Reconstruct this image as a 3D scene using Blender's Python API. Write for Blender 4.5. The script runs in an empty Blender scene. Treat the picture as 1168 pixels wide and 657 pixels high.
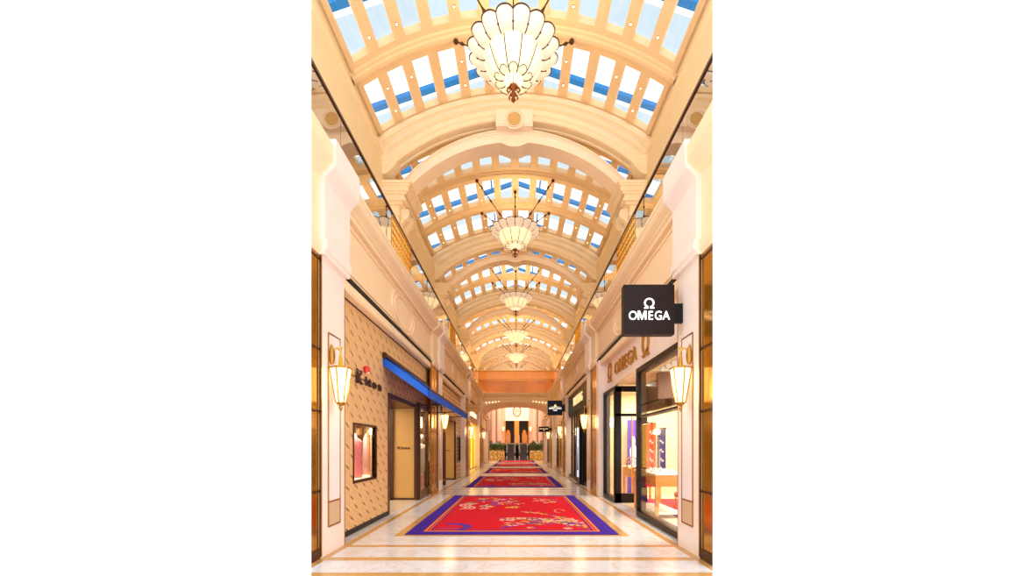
import bpy, bmesh, math, random
import numpy as np
from mathutils import Vector, Matrix
random.seed(7); rnd = np.random.RandomState(5)
PI = math.pi
scn = bpy.context.scene
COL = scn.collection
CX, CZ, F = 0.10, 1.60, 470.0          # camera
P = 8.85                                # length of one bay
YC = [10.75 + P*k for k in range(6)]    # bay centres

# ------------------------------------------------------------------ materials
def srgb(r, g, b):
    f = lambda c: ((c/255+0.055)/1.055)**2.4 if c/255 > 0.04045 else c/255/12.92
    return (f(r), f(g), f(b), 1)
class N:
    def __init__(s, name):
        s.m = bpy.data.materials.new(name); s.m.use_nodes = True
        s.t = s.m.node_tree; s.n = s.t.nodes; s.l = s.t.links
        s.b = s.n['Principled BSDF']; s.out = s.n['Material Output']
    def link(s, a, b): s.l.new(a, b)
    def node(s, ty, **k):
        x = s.n.new(ty)
        for a, v in k.items(): setattr(x, a, v)
        return x
    def val(s, sock, v):
        if hasattr(v, 'is_linked') or hasattr(v, 'links'): s.link(v, sock)
        else: sock.default_value = v
    def M(s, op, a, b=0.0, c=None):
        x = s.node('ShaderNodeMath', operation=op)
        s.val(x.inputs[0], a); s.val(x.inputs[1], b)
        if c is not None: s.val(x.inputs[2], c)
        return x.outputs[0]
    def xyz(s):
        tc = s.node('ShaderNodeTexCoord'); sp = s.node('ShaderNodeSeparateXYZ')
        s.link(tc.outputs['Object'], sp.inputs[0]); return tc.outputs['Object'], sp.outputs
    def mix(s, fac, a, b):
        x = s.node('ShaderNodeMix', data_type='RGBA')
        s.val(x.inputs[0], fac); s.val(x.inputs[6], a); s.val(x.inputs[7], b); return x.outputs[2]
    def noise(s, vec, scale, detail=3, rough=.5, dist=0):
        x = s.node('ShaderNodeTexNoise'); s.link(vec, x.inputs['Vector'])
        x.inputs['Scale'].default_value = scale; x.inputs['Detail'].default_value = detail
        x.inputs['Roughness'].default_value = rough; x.inputs['Distortion'].default_value = dist
        return x.outputs[0]
    def bump(s, h, strength=.3, dist=.02):
        x = s.node('ShaderNodeBump'); x.inputs['Strength'].default_value = strength
        x.inputs['Distance'].default_value = dist; s.link(h, x.inputs['Height']); s.link(x.outputs[0], s.b.inputs['Normal'])
def plain(name, rgb, rough=.5, metal=0, emit=0, ergb=None, var=.04, spec=.5, scale=3, bump=0, alpha=None):
    n = N(name); c = srgb(*rgb)
    vec, _ = n.xyz()
    f = n.noise(vec, scale, 3)
    d = tuple(max(0, x*(1-var*2)) for x in c[:3])+(1,)
    u = tuple(min(1, x*(1+var)) for x in c[:3])+(1,)
    n.link(n.mix(f, d, u), n.b.inputs['Base Color'])
    n.b.inputs['Roughness'].default_value = rough; n.b.inputs['Metallic'].default_value = metal
    n.b.inputs['Specular IOR Level'].default_value = spec
    if emit:
        n.b.inputs['Emission Color'].default_value = srgb(*(ergb or rgb)); n.b.inputs['Emission Strength'].default_value = emit
    if bump: n.bump(n.noise(vec, 60, 2), bump, .01)
    return n.m
MT = {}
MT['vault'] = plain('vault plaster', (238, 208, 164), .7)
MT['arch'] = plain('arch plaster', (245, 222, 186), .6)
MT['upper'] = plain('upper wall plaster', (240, 217, 172), .65)
MT['ring'] = plain('arch face plaster', (246, 224, 198), .6)
MT['frieze'] = plain('frieze plaster', (248, 216, 174), .55)
MT['cornice'] = plain('cornice plaster', (250, 222, 180), .55)
MT['pil'] = plain('pilaster stone', (248, 230, 218), .35)
MT['inset'] = plain('pilaster inset marble', (247, 234, 228), .25)
MT['gold'] = plain('polished gold', (226, 172, 74), .22, 1)
MT['goldmirror'] = plain('gold mirror panel', (206, 142, 38), .16, .75, var=.3, scale=1.6)
MT['medal'] = plain('ochre medallion paint', (204, 164, 98), .6)
MT['mauve'] = plain('pale rose cloth', (222, 176, 170), .85)
MT['brass'] = plain('aged brass', (190, 140, 70), .35, 1)
MT['bronze'] = plain('dark bronze', (84, 52, 32), .4, .6)
MT['copper'] = plain('copper bronze finial', (150, 84, 40), .35, .8)
MT['espresso'] = plain('espresso metal frame', (26, 16, 12), .4, spec=.25)
MT['black'] = plain('black metal', (13, 11, 11), .4, spec=.25)
MT['slot'] = plain('black slot diffuser', (18, 15, 14), .7)
MT['signbrown'] = plain('brown sign face', (34, 20, 18), .45, spec=.2)
MT['signwhite'] = plain('white sign lettering', (255, 252, 245), .4, emit=1.2)
MT['signnavy'] = plain('navy sign face', (10, 14, 48), .4, spec=.25)
MT['signgold'] = plain('gold sign lettering', (250, 226, 160), .4, emit=.9)
MT['lettergold'] = plain('gold letter metal', (196, 146, 66), .28, .9)
MT['letterbrown'] = plain('dark brown letter', (70, 40, 28), .4)
MT['halo'] = plain('letter backlight', (255, 240, 190), .5, emit=2.5, ergb=(255, 225, 160))
MT['reddot'] = plain('red lacquer dot', (214, 40, 44), .3)
MT['blueawn'] = plain('blue awning canvas', (14, 88, 205), .8, bump=.1)
MT['tanpanel'] = plain('tan lacquer panel', (226, 170, 92), .4)
MT['tanframe'] = plain('brown portal frame', (98, 62, 40), .35, .3)
MT['shopwood'] = plain('walnut shop lining', (96, 56, 34), .5)
MT['shopcream'] = plain('cream shop wall', (240, 214, 160), .6)
MT['shopfloor'] = plain('shop floor stone', (226, 202, 170), .3)
MT['orangewood'] = plain('honey oak wood', (226, 146, 64), .4)
MT['white'] = plain('white lacquer', (246, 240, 232), .4)
MT['red'] = plain('red fabric', (206, 34, 44), .8)
MT['navy'] = plain('navy fabric', (40, 40, 110), .8)
MT['purple'] = plain('purple fabric', (84, 50, 150), .8)
MT['pink'] = plain('pink wool cloth', (226, 124, 128), .85)
MT['shirt'] = plain('white shirt cloth', (240, 234, 226), .8)
MT['dark'] = plain('dark suit cloth', (40, 32, 36), .85)
MT['lantern'] = plain('lit lantern glass', (255, 236, 190), .4, emit=1.7, ergb=(255, 224, 160))
MT['dotlight'] = plain('downlight lens', (255, 240, 200), .4, emit=4, ergb=(255, 236, 190))
MT['yellowlit'] = plain('yellow backlit panel', (255, 226, 90), .5, emit=.95, ergb=(255, 214, 70))
MT['screen'] = plain('lit display screen', (200, 215, 245), .3, emit=.9, ergb=(205, 220, 250), var=.3, scale=4)
MT['litshelf'] = plain('lit shelf glow', (255, 240, 200), .5, emit=1.5, ergb=(255, 236, 190))
MT['steelblue'] = plain('blue painted steel', (14, 124, 196), .6)
MT['trusscap'] = plain('blue truss steel lit', (40, 130, 196), .6)
MT['leaf'] = plain('green leaf', (84, 134, 60), .5, var=.3, scale=9)
MT['leaf2'] = plain('dark green leaf', (36, 66, 36), .5, var=.25, scale=9)
MT['flower'] = plain('yellow flower petal', (240, 190, 60), .6, var=.2, scale=9)
MT['flowerw'] = plain('white flower petal', (246, 236, 214), .6)
MT['planter'] = plain('gold mosaic planter', (206, 152, 60), .4, .5, var=.45, scale=7)
MT['step'] = plain('escalator step metal', (92, 84, 86), .5, .5)
MT['chrome'] = plain('brushed chrome', (208, 204, 206), .2, 1)
MT['pinkcol'] = plain('pink column drape', (232, 188, 172), .5)
MT['orangecol'] = plain('amber door pillar', (226, 140, 56), .4)
MT['peach'] = plain('peach bulkhead', (240, 176, 108), .5)
MT['goldband'] = plain('gold leaf band', (236, 158, 50), .4, .3, var=.3, scale=.6)
MT['emblem'] = plain('cream emblem panel', (250, 246, 232), .4)
MT['chair'] = plain('chair leather', (200, 110, 60), .5)
MT['silver'] = plain('watch silver', (222, 220, 214), .2, .9)
MT['mesh'] = plain('vent mesh panel', (214, 178, 140), .5, bump=.6)
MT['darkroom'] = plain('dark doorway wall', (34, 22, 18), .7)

def glass(name, tint, refl, rough=.02, base=.04):
    n = N(name); n.n.remove(n.b)
    tr = n.node('ShaderNodeBsdfTransparent'); tr.inputs[0].default_value = tint
    gl = n.node('ShaderNodeBsdfGlossy'); gl.inputs['Roughness'].default_value = rough; gl.inputs[0].default_value = (1, .97, .93, 1)
    fr = n.node('ShaderNodeLayerWeight'); fr.inputs[0].default_value = .35
    f = n.M('MULTIPLY_ADD', fr.outputs['Fresnel'], refl, base)
    mx = n.node('ShaderNodeMixShader'); n.link(f, mx.inputs[0]); n.link(tr.outputs[0], mx.inputs[1]); n.link(gl.outputs[0], mx.inputs[2])
    n.link(mx.outputs[0], n.out.inputs[0]); return n.m
MT['glass'] = glass('shop glass', (.98, .985, .98, 1), .22, base=.02)
MT['railglass'] = glass('balustrade glass', (.95, .94, .92, 1), 1.0, base=.42)
MT['bridgeglass'] = glass('bridge balustrade glass', (.95, .88, .78, 1), .3, base=.0)
MT['skyglass'] = glass('skylight glass', (.985, .992, 1, 1), .05, base=.0)
MT['blueglass'] = glass('pale blue roof glazing', (.44, .55, .62, 1), .05, base=.0)

# petal glass of the chandeliers: translucent opal glass lit from inside
def opal(name, rgb, e):
    n = N(name); c = srgb(*rgb)
    vec, _ = n.xyz()
    f = n.noise(vec, 9, 4, .6)
    n.link(n.mix(f, tuple(x*.9 for x in c[:3])+(1,), c), n.b.inputs['Base Color'])
    n.link(n.mix(f, tuple(x*.9 for x in c[:3])+(1,), c), n.b.inputs['Emission Color'])
    n.b.inputs['Emission Strength'].default_value = e
    n.b.inputs['Roughness'].default_value = .3
    return n.m
MT['petal'] = opal('outer opal glass', (248, 230, 206), .38)
MT['panel'] = opal('middle opal glass', (255, 240, 192), .74)
MT['cup'] = opal('bottom opal glass', (255, 240, 205), .85)

def marble():
    n = N('cream marble floor'); vec, o = n.xyz(); X, Y = o[0], o[1]
    big = n.noise(vec, .9, 5, .6, .6)
    v = n.noise(vec, 1.3, 7, .65, 1.6)
    vein = n.M('SUBTRACT', 1, n.M('MINIMUM', n.M('MULTIPLY', n.M('ABSOLUTE', n.M('SUBTRACT', v, .5)), 26), 1))
    col = n.mix(big, srgb(212, 211, 216), srgb(230, 228, 233))
    col = n.mix(n.M('MULTIPLY', vein, .42), col, srgb(196, 160, 116))
    v2 = n.noise(vec, 3.1, 6, .6, 1.2)
    vein2 = n.M('SUBTRACT', 1, n.M('MINIMUM', n.M('MULTIPLY', n.M('ABSOLUTE', n.M('SUBTRACT', v2, .47)), 40), 1))
    col = n.mix(n.M('MULTIPLY', vein2, .22), col, srgb(180, 160, 150))
    gold = n.mix(n.noise(vec, 5, 5, .6, .8), srgb(178, 124, 60), srgb(212, 166, 104))
    def band(c, a, b):  # a<c<b
        return n.M('MULTIPLY', n.M('GREATER_THAN', c, a), n.M('LESS_THAN', c, b))
    aX = n.M('ABSOLUTE', X)
    ym = n.M('MODULO', n.M('ADD', Y, 0), P)
    inside = n.M('LESS_THAN', aX, 2.62)
    m = band(ym, 5.10, 5.26)
    for a, b in ((5.81, 5.99), (6.60, 6.74)):
        m = n.M('MAXIMUM', m, band(ym, a, b))
    m = n.M('MULTIPLY', m, inside)
    cm = n.M('MODULO', n.M('SUBTRACT', Y, 7.40), P)     # carpet frame
    fr = n.M('MULTIPLY', n.M('LESS_THAN', aX, 2.12), n.M('LESS_THAN', cm, 6.3))
    m = n.M('MAXIMUM', m, n.M('MULTIPLY', fr, n.M('GREATER_THAN', Y, 7.40)))
    m = n.M('MAXIMUM', m, band(aX, 2.62, 2.74))
    m = n.M('MINIMUM', m, 1)
    m = n.M('MULTIPLY', m, n.M('LESS_THAN', aX, 3.0))
    # slab joints
    jx = n.M('LESS_THAN', n.M('MODULO', n.M('ADD', X, 20), 1.31), .008)
    jy = n.M('LESS_THAN', n.M('MODULO', Y, .885), .008)
    col = n.mix(n.M('MULTIPLY', n.M('MAXIMUM', jx, jy), .25), col, srgb(150, 130, 110))
    n.link(n.mix(m, col, gold), n.b.inputs['Base Color'])
    n.b.inputs['Roughness'].default_value = .2
    n.b.inputs['Specular IOR Level'].default_value = .55
    return n.m
MT['marble'] = marble()

def woven():
    n = N('woven tan stone'); vec, o = n.xyz(); Y, Z = o[1], o[2]
    RH, RU = .19, .40
    zr = n.M('DIVIDE', Z, RH); row = n.M('FLOOR', zr)
    u = n.M('ADD', n.M('DIVIDE', Y, RU), n.M('MULTIPLY', n.M('MODULO', row, 2), .5))
    fu = n.M('MULTIPLY', n.M('SUBTRACT', n.M('FRACT', u), .5), RU)
    fz = n.M('MULTIPLY', n.M('SUBTRACT', n.M('FRACT', zr), .5), RH)
    c, s_ = .88, .47
    perp = n.M('ADD', n.M('MULTIPLY', fu, s_), n.M('MULTIPLY', fz, c))
    along = n.M('SUBTRACT', n.M('MULTIPLY', fu, c), n.M('MULTIPLY', fz, s_))
    h = n.M('SUBTRACT', 1, n.M('MINIMUM', n.M('ADD', n.M('POWER', n.M('DIVIDE', perp, .024), 2), n.M('POWER', n.M('DIVIDE', along, .10), 4)), 1))
    base = n.mix(n.noise(vec, 8, 4), srgb(222, 172, 112), srgb(240, 196, 138))
    col = n.mix(n.M('MULTIPLY', h, .8), base, srgb(116, 76, 44))
    wave = n.M('MULTIPLY', n.M('SINE', n.M('MULTIPLY', perp, 60)), .25)
    n.link(col, n.b.inputs['Base Color']); n.b.inputs['Roughness'].default_value = .6
    n.bump(n.M('SUBTRACT', wave, h), .7, .03)
    return n.m
MT['woven'] = woven()
def ribbed():
    n = N('ribbed tan wall'); vec, o = n.xyz()
    f = n.M('FRACT', n.M('DIVIDE', o[2], .2))
    h = n.M('LESS_THAN', f, .16)
    n.link(n.mix(h, srgb(234, 192, 138), srgb(160, 108, 62)), n.b.inputs['Base Color'])
    n.b.inputs['Roughness'].default_value = .5; return n.m
MT['ribbed'] = ribbed()
def attr_mat():
    n = N('patterned wool carpet'); a = n.node('ShaderNodeVertexColor'); a.layer_name = 'pattern'
    vec, _ = n.xyz(); f = n.noise(vec, 160, 2)
    n.link(n.mix(n.M('MULTIPLY', f, .22), a.outputs[0], (.05, .01, .02, 1)), n.b.inputs['Base Color'])
    n.b.inputs['Roughness'].default_value = .95; n.b.inputs['Specular IOR Level'].default_value = .1
    n.bump(f, .3, .004); return n.m
MT['carpet'] = attr_mat()

# ------------------------------------------------------------------ mesh builder
class MB:
    def __init__(s): s.v = []; s.f = []
    def add(s, vs, fs):
        k = len(s.v); s.v += [tuple(x) for x in vs]; s.f += [tuple(i+k for i in f) for f in fs]; return s
    def box(s, x0, x1, y0, y1, z0, z1):
        x0, x1 = sorted((x0, x1)); y0, y1 = sorted((y0, y1)); z0, z1 = sorted((z0, z1))
        return s.add([(x0,y0,z0),(x1,y0,z0),(x1,y1,z0),(x0,y1,z0),(x0,y0,z1),(x1,y0,z1),(x1,y1,z1),(x0,y1,z1)],
                     [(0,3,2,1),(4,5,6,7),(0,1,5,4),(1,2,6,5),(2,3,7,6),(3,0,4,7)])
    def tube(s, pts, r, n=8, cap=True):
        pts = [Vector(p) for p in pts]; rs = r if isinstance(r, (list, tuple)) else [r]*len(pts)
        rings = []; up = Vector((0, 0, 1)); prev = None
        for i, p in enumerate(pts):
            d = (pts[min(i+1, len(pts)-1)]-pts[max(i-1, 0)]).normalized()
            if prev is None:
                a = d.cross(up if abs(d.z) < .9 else Vector((1, 0, 0))).normalized()
            else:
                a = (prev-d*prev.dot(d)).normalized()
            prev = a; b = d.cross(a)
            rings.append([p+(a*math.cos(2*PI*j/n)+b*math.sin(2*PI*j/n))*rs[i] for j in range(n)])
        vs = [q for g in rings for q in g]; fs = []
        for i in range(len(pts)-1):
            for j in range(n):
                fs.append((i*n+j, i*n+(j+1) % n, (i+1)*n+(j+1) % n, (i+1)*n+j))
        if cap: fs += [tuple(range(n-1, -1, -1)), tuple(range((len(pts)-1)*n, len(pts)*n))]
        return s.add(vs, fs)
    def lathe(s, prof, c=(0, 0, 0), n=20):
        vs = []; fs = []
        for r, z in prof:
            for j in range(n):
                vs.append((c[0]+r*math.cos(2*PI*j/n), c[1]+r*math.sin(2*PI*j/n), c[2]+z))
        for i in range(len(prof)-1):
            for j in range(n): fs.append((i*n+j, i*n+(j+1) % n, (i+1)*n+(j+1) % n, (i+1)*n+j))
        return s.add(vs, fs)
    def loft(s, secs, n=16, c=(0, 0, 0)):  # (z, rx, ry, ox, oy)
        vs = []; fs = []
        for z, rx, ry, ox, oy in secs:
            for j in range(n):
                a = 2*PI*j/n; vs.append((c[0]+ox+rx*math.cos(a), c[1]+oy+ry*math.sin(a), c[2]+z))
        for i in range(len(secs)-1):
            for j in range(n): fs.append((i*n+j, i*n+(j+1) % n, (i+1)*n+(j+1) % n, (i+1)*n+j))
        fs += [tuple(range(n-1, -1, -1)), tuple(range((len(secs)-1)*n, len(secs)*n))]
        return s.add(vs, fs)
    def grid(s, rows, closed=False):
        m = len(rows[0]); vs = [p for r in rows for p in r]; fs = []
        for i in range(len(rows)-1):
            for j in range(m-1 if not closed else m):
                fs.append((i*m+j, i*m+(j+1) % m, (i+1)*m+(j+1) % m, (i+1)*m+j))
        return s.add(vs, fs)
    def prismY(s, poly, y0, y1):   # poly of (x,z)
        n = len(poly)
        vs = [(x, y0, z) for x, z in poly]+[(x, y1, z) for x, z in poly]
        fs = [(i, (i+1) % n, n+(i+1) % n, n+i) for i in range(n)]+[tuple(range(n-1, -1, -1)), tuple(range(n, 2*n))]
        return s.add(vs, fs)
    def profY(s, poly, y0, y1):    # open profile
        n = len(poly)
        return s.add([(x, y0, z) for x, z in poly]+[(x, y1, z) for x, z in poly], [(i, i+1, n+i+1, n+i) for i in range(n-1)])
    def ball(s, c, r, n=10):
        return s.lathe([(max(.0005, r*math.sin(PI*i/n)), -r*math.cos(PI*i/n)) for i in range(n+1)], c, n)
    def build(s, name, m, parent=None, smooth=False, loc=None):
        me = bpy.data.meshes.new(name); me.from_pydata(s.v, [], s.f)
        bm = bmesh.new(); bm.from_mesh(me); bmesh.ops.recalc_face_normals(bm, faces=bm.faces); bm.to_mesh(me); bm.free()
        me.materials.append(MT[m] if isinstance(m, str) else m)
        if smooth:
            me.polygons.foreach_set('use_smooth', [True]*len(me.polygons))
            try: me.set_sharp_from_angle(angle=math.radians(38))
            except Exception: pass
        me.update()
        o = bpy.data.objects.new(name, me); COL.objects.link(o)
        if parent: o.parent = parent
        if loc: o.location = loc
        return o
def thing(name, label, cat, loc=(0, 0, 0), group=None, rz=0):
    o = bpy.data.objects.new(name, None); COL.objects.link(o); o.location = loc; o.rotation_euler = (0, 0, rz)
    o.empty_display_size = .2
    o['label'] = label; o['category'] = cat
    if group: o['group'] = group
    return o
def tag(o, label, cat, group=None):
    o['label'] = label; o['category'] = cat
    if group: o['group'] = group
    return o
def struct(o, label=None):
    o['kind'] = 'structure'
    if label: o['label'] = label
    return o
def dup(root, loc, label, group=None, rz=None):
    def cp(o, par):
        c = o.copy(); COL.objects.link(c)
        if par: c.parent = par
        for ch in [x for x in KIDS.get(o.name, [])]: cp(ch, c)
        return c
    KIDS = {}
    for x in bpy.data.objects:
        if x.parent: KIDS.setdefault(x.parent.name, []).append(x)
    r = cp(root, None); r.location = loc; r['label'] = label
    if group: r['group'] = group
    if rz is not None: r.rotation_euler = (0, 0, rz)
    return r
def text(name, body, m, size, loc, rot, parent=None, ext=.01, off=0.0, sx=1, align='CENTER', space=1):
    cu = bpy.data.curves.new(name, 'FONT'); cu.body = body; cu.size = 1; cu.extrude = ext/size; cu.offset = off/size
    cu.align_x = align; cu.align_y = 'TOP_BASELINE'; cu.space_character = space; cu.resolution_u = 6
    cu.materials.append(MT[m])
    tmp = bpy.data.objects.new('tmp', cu); COL.objects.link(tmp)
    me = bpy.data.meshes.new_from_object(tmp.evaluated_get(bpy.context.evaluated_depsgraph_get()))
    bpy.data.objects.remove(tmp)
    me.transform(Matrix.Translation((0, -.36, 0))); me.transform(Matrix.Diagonal((sx*size, size, size, 1)))
    o = bpy.data.objects.new(name, me); COL.objects.link(o); o.location = loc; o.rotation_euler = rot
    if parent: o.parent = parent
    return o
def letter_m(name, m, size, loc, rot, parent, ext, sx=1):
    o2 = [(0, 0), (0, .72), (.20, .72), (.40, .24), (.60, .72), (.80, .72), (.80, 0), (.67, 0), (.67, .50), (.455, 0), (.345, 0), (.13, .50), (.13, 0)]
    pts = [((x-.4)*size*sx, (y-.36)*size) for x, y in o2]; n = len(pts)
    quads = [(0, 1, 11, 12), (1, 2, 11), (2, 10, 11), (2, 3, 10), (3, 9, 10), (3, 4, 9), (4, 8, 9), (4, 5, 8), (5, 6, 7, 8)]
    b = MB().add([(x, y, ext) for x, y in pts]+[(x, y, -ext) for x, y in pts],
                 quads+[tuple(i+n for i in reversed(q)) for q in quads]+[(i, n+i, n+(i+1) % n, (i+1) % n) for i in range(n)])
    o = b.build(name, m, parent); o.location = loc; o.rotation_euler = rot; return o
def watch_word(m, size, loc, rot, parent, ext, off=0.0, sx=1):
    pos = (-1.50, -.66, .12, .84, 1.56); rm = Matrix.Rotation(0, 4, 'X')
    from mathutils import Euler
    e = Euler(rot).to_matrix()
    for ch_, p_ in zip('OMEGA', pos):
        d = e @ Vector((p_*size*sx, 0, 0)); l = tuple(Vector(loc)+d)
        if ch_ == 'M': letter_m('lettering', m, size, l, rot, parent, ext, sx)
        else: text('lettering', ch_, m, size, l, rot, parent, ext, off, sx)
R_RIGHT = (PI/2, 0, -PI/2)   # on the right wall (faces -X)
R_LEFT = (PI/2, 0, PI/2)     # on the left wall (faces +X)
R_FRONT = (PI/2, 0, 0)       # faces the camera (-Y)
def plab(o, s): o['label'] = s; return o
def mirr(sd, x0, x1): return (sd*x0, sd*x1) if sd > 0 else (sd*x1, sd*x0)

# ------------------------------------------------------------------ floor
struct(MB().add([(-8, 1.0, 0), (8, 1.0, 0), (8, 62, 0), (-8, 62, 0)], [(0, 1, 2, 3)]).build('floor', 'marble'))

# ------------------------------------------------------------------ side walls and storey bands
ORD = ['first', 'second', 'third', 'fourth', 'fifth', 'sixth']
SIDE = {-1: 'left', 1: 'right'}
PY = [(5.93+P*k-(.05 if k else 0), 6.74+P*k) for k in range(5)]      # white pilasters
YEND = 40.6
for sd in (-1, 1):
    s_ = SIDE[sd]
    # cornice
    prof = [(2.95, 5.50), (2.74, 5.50), (2.74, 5.58), (2.70, 5.60), (2.70, 5.64), (2.66, 5.66), (2.60, 5.70), (2.57, 5.75),
            (2.57, 5.80), (2.55, 5.81), (2.55, 5.87), (2.60, 5.88), (4.55, 5.90), (4.55, 5.5)]
    struct(MB().prismY([(sd*x, z) for x, z in prof], 4.2, YEND).build('trim_%d' % (1 if sd < 0 else 2), 'cornice'))
    # frieze wall and lower band
    struct(MB().prismY([(sd*2.82, 4.5), (sd*2.82, 5.52), (sd*3.2, 5.52), (sd*3.2, 4.5)], 4.2, YEND).build('wall_'+s_, 'frieze'))
    struct(MB().prismY([(sd*2.80, 4.24), (sd*2.78, 4.27), (sd*2.78, 4.40), (sd*2.80, 4.43), (sd*3.2, 4.43), (sd*3.2, 4.24)], 4.2, YEND).build('trim_%d' % (3 if sd < 0 else 4), 'cornice'))
    struct(MB().box(sd*2.86, sd*3.2, 4.2, YEND, 4.42, 4.51).build('trim_%d' % (5 if sd < 0 else 6), 'cornice'))
    # upper storey wall with its cove
    up = [(4.50, 5.88), (4.50, 11.40), (4.44, 11.45), (4.44, 11.56), (4.49, 11.62), (4.52, 11.75), (4.60, 11.92), (4.74, 12.02),
          (4.76, 12.12), (4.70, 12.20), (4.70, 12.36), (5.1, 12.36), (5.1, 5.88)]
    struct(MB().prismY([(sd*x, z) for x, z in up], 4.2, 59.5).build('wall_%s_upper' % s_, 'upper'))
    for k, (a, b) in enumerate(PY):
        # bay frieze frames + oval medallion
        y0, y1 = b+.22, PY[k+1][0]-.84 if k < 4 else YEND-.1
        if k == 4: y0, y1 = b+.1, YEND-.05
        if y1 > y0+1:
            m = MB(); X = lambda d: sd*(2.82-d)
            cy = YC[k] if k < 4 else None
            r = .028
            def fr(a0, a1, z0, z1):
                m.box(X(0), X(r), a0, a1, z0, z0+.035); m.box(X(0), X(r), a0, a1, z1-.035, z1)
                m.box(X(0), X(r), a0, a0+.035, z0+.035, z1-.035); m.box(X(0), X(r), a1-.035, a1, z0+.035, z1-.035)
            fr(y0, y1, 4.60, 5.42)
            if cy:
                for rx, rz_, w in ((1.02, .47, .022), (.80, .36, .02)):
                    pts = [(X(.015), cy-.2+rx*math.cos(t), 5.01+rz_*math.sin(t)) for t in np.linspace(0, 2*PI, 49)]
                    m.tube(pts, w+.004, 6, False)
            m2 = m.build('trim_%d' % (10+k*2+(sd > 0)), 'cornice', smooth=True); struct(m2)
            struct(MB().box(sd*2.84, sd*2.775, y0+.1, y1-.05, 4.432, 4.512).build('trim_%d' % (20+k*2+(sd > 0)), 'slot'), 'black slot diffuser')
        # pilaster: white face, gold recess before it, upper block
        X0 = 2.73
        pl = MB().box(sd*X0, sd*3.1, a, b, 0, 4.40)
        po = struct(pl.build('trim_%d' % (30+k*2+(sd > 0)), 'pil')); 
        fm = MB(); ya, yb = a+.22, a+.64
        def rect(m_, x, t, y0, y1, z0, z1, w):
            m_.box(sd*x, sd*(x-t), y0, y1, z0, z0+w); m_.box(sd*x, sd*(x-t), y0, y1, z1-w, z1)
            m_.box(sd*x, sd*(x-t), y0, y0+w, z0+w, z1-w); m_.box(sd*x, sd*(x-t), y1-w, y1, z0+w, z1-w)
        rect(fm, X0, .015, ya, yb, .40, 3.32, .018); fm.box(sd*X0, sd*(X0-.014), ya, yb, .77, .79)
        fm.box(sd*X0, sd*(X0+.12), b, b+.03, .0, 4.2); fm.box(sd*(X0+.02), sd*(X0-.012), a, a+.02, .02, 4.38)
        fo = fm.build('gold_trim', 'brass', po)
        MB().box(sd*X0, sd*(X0-.008), ya+.02, yb-.02, .79, 3.30).build('inset_panel', 'inset', po)
        MB().box(sd*X0, sd*(X0-.008), ya+.02, yb-.02, .42, .77).build('vent_panel', 'mesh', po)
        # gold mirrored recess
        g = MB().box(sd*(X0+.025), sd*(X0+.08 if (sd < 0 and k == 1) else 3.1), a-1.04, a, 0, 4.40)
        go = struct(g.build('trim_%d' % (40+k*2+(sd > 0)), 'goldmirror'))
        gm = MB()
        for z in (.04, .95, 2.1, 3.0, 4.3): gm.box(sd*(X0+.025), sd*(X0+.012), a-1.04, a, z, z+.03)
        for y in (a-1.04, a-.53): gm.box(sd*(X0+.025), sd*(X0+.012), y, y+.02, 0, 4.38)
        gm.box(sd*(X0+.025), sd*(X0+.0), a-1.04, a, 0, .14)
        gm.build('frame_strip', 'bronze' if k == 0 else 'brass', go)
        if k > 0 and not (sd < 0 and k == 1):
            struct(MB().box(sd*X0, sd*3.1, a-1.42, a-1.04, 0, 4.40).build('trim_%d' % (50+k*2+(sd > 0)), 'pil'))
        # upper block up to the pedestal over the cornice
        ub = [(2.66, 4.37), (2.66, 4.42), (2.63, 4.45), (2.63, 4.56), (2.66, 4.60), (2.66, 5.46), (2.62, 5.52), (2.52, 5.62), (2.50, 5.70),
              (2.50, 6.02), (3.04, 6.02), (3.1, 4.37)]
        ap, bp = a-.02, b+.06
        o = MB().prismY([(sd*x, z) for x, z in ub], ap, bp).build('trim_%d' % (60+k*2+(sd > 0)), 'pil'); struct(o)
        ub2 = [(2.74, 4.37), (2.70, 4.45), (2.70, 4.56), (2.74, 4.60), (2.74, 5.5), (2.60, 5.62), (2.53, 5.70), (2.53, 5.92), (3.1, 5.92), (3.1, 4.37)]
        struct(MB().prismY([(sd*x, z) for x, z in ub2], a-.80, ap).build('trim_%d' % (70+k*2+(sd > 0)), 'cornice'))
        # upper storey pier and capital under each transverse arch
        ya, yb = a+P-.78, a+P+.97
        cp = MB()
        steps = [(10.69, 10.60, 3.50, 0), (10.60, 10.52, 3.56, .03), (10.52, 10.36, 3.62, .06), (10.36, 10.28, 3.70, .10), (10.28, 10.14, 3.78, .14),
                 (10.14, 10.06, 3.72, .11), (10.06, 9.98, 3.84, .20)]
        for z1, z0, x, i in steps: cp.box(sd*x, sd*4.52, ya+i, yb-i, z0, z1)
        cp.box(sd*4.0, sd*4.52, ya+.28, yb-.28, 5.9, 9.98)
        cp.box(sd*3.96, sd*4.1, ya+.24, yb-.24, 9.62, 9.70)
        for yy in (ya+.5, yb-.72):                      # scroll brackets under the capital
            sc = [(4.02, 9.98), (3.74, 9.98), (3.71, 9.90), (3.70, 9.80), (3.73, 9.70), (3.80, 9.64), (3.88, 9.60), (3.95, 9.50), (4.02, 9.38)]
            cp.prismY([(sd*x, z) for x, z in sc], yy, yy+.22)
        cpo = cp.build('trim_%d' % (80+k*2+(sd > 0)), 'arch'); struct(cpo)

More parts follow.
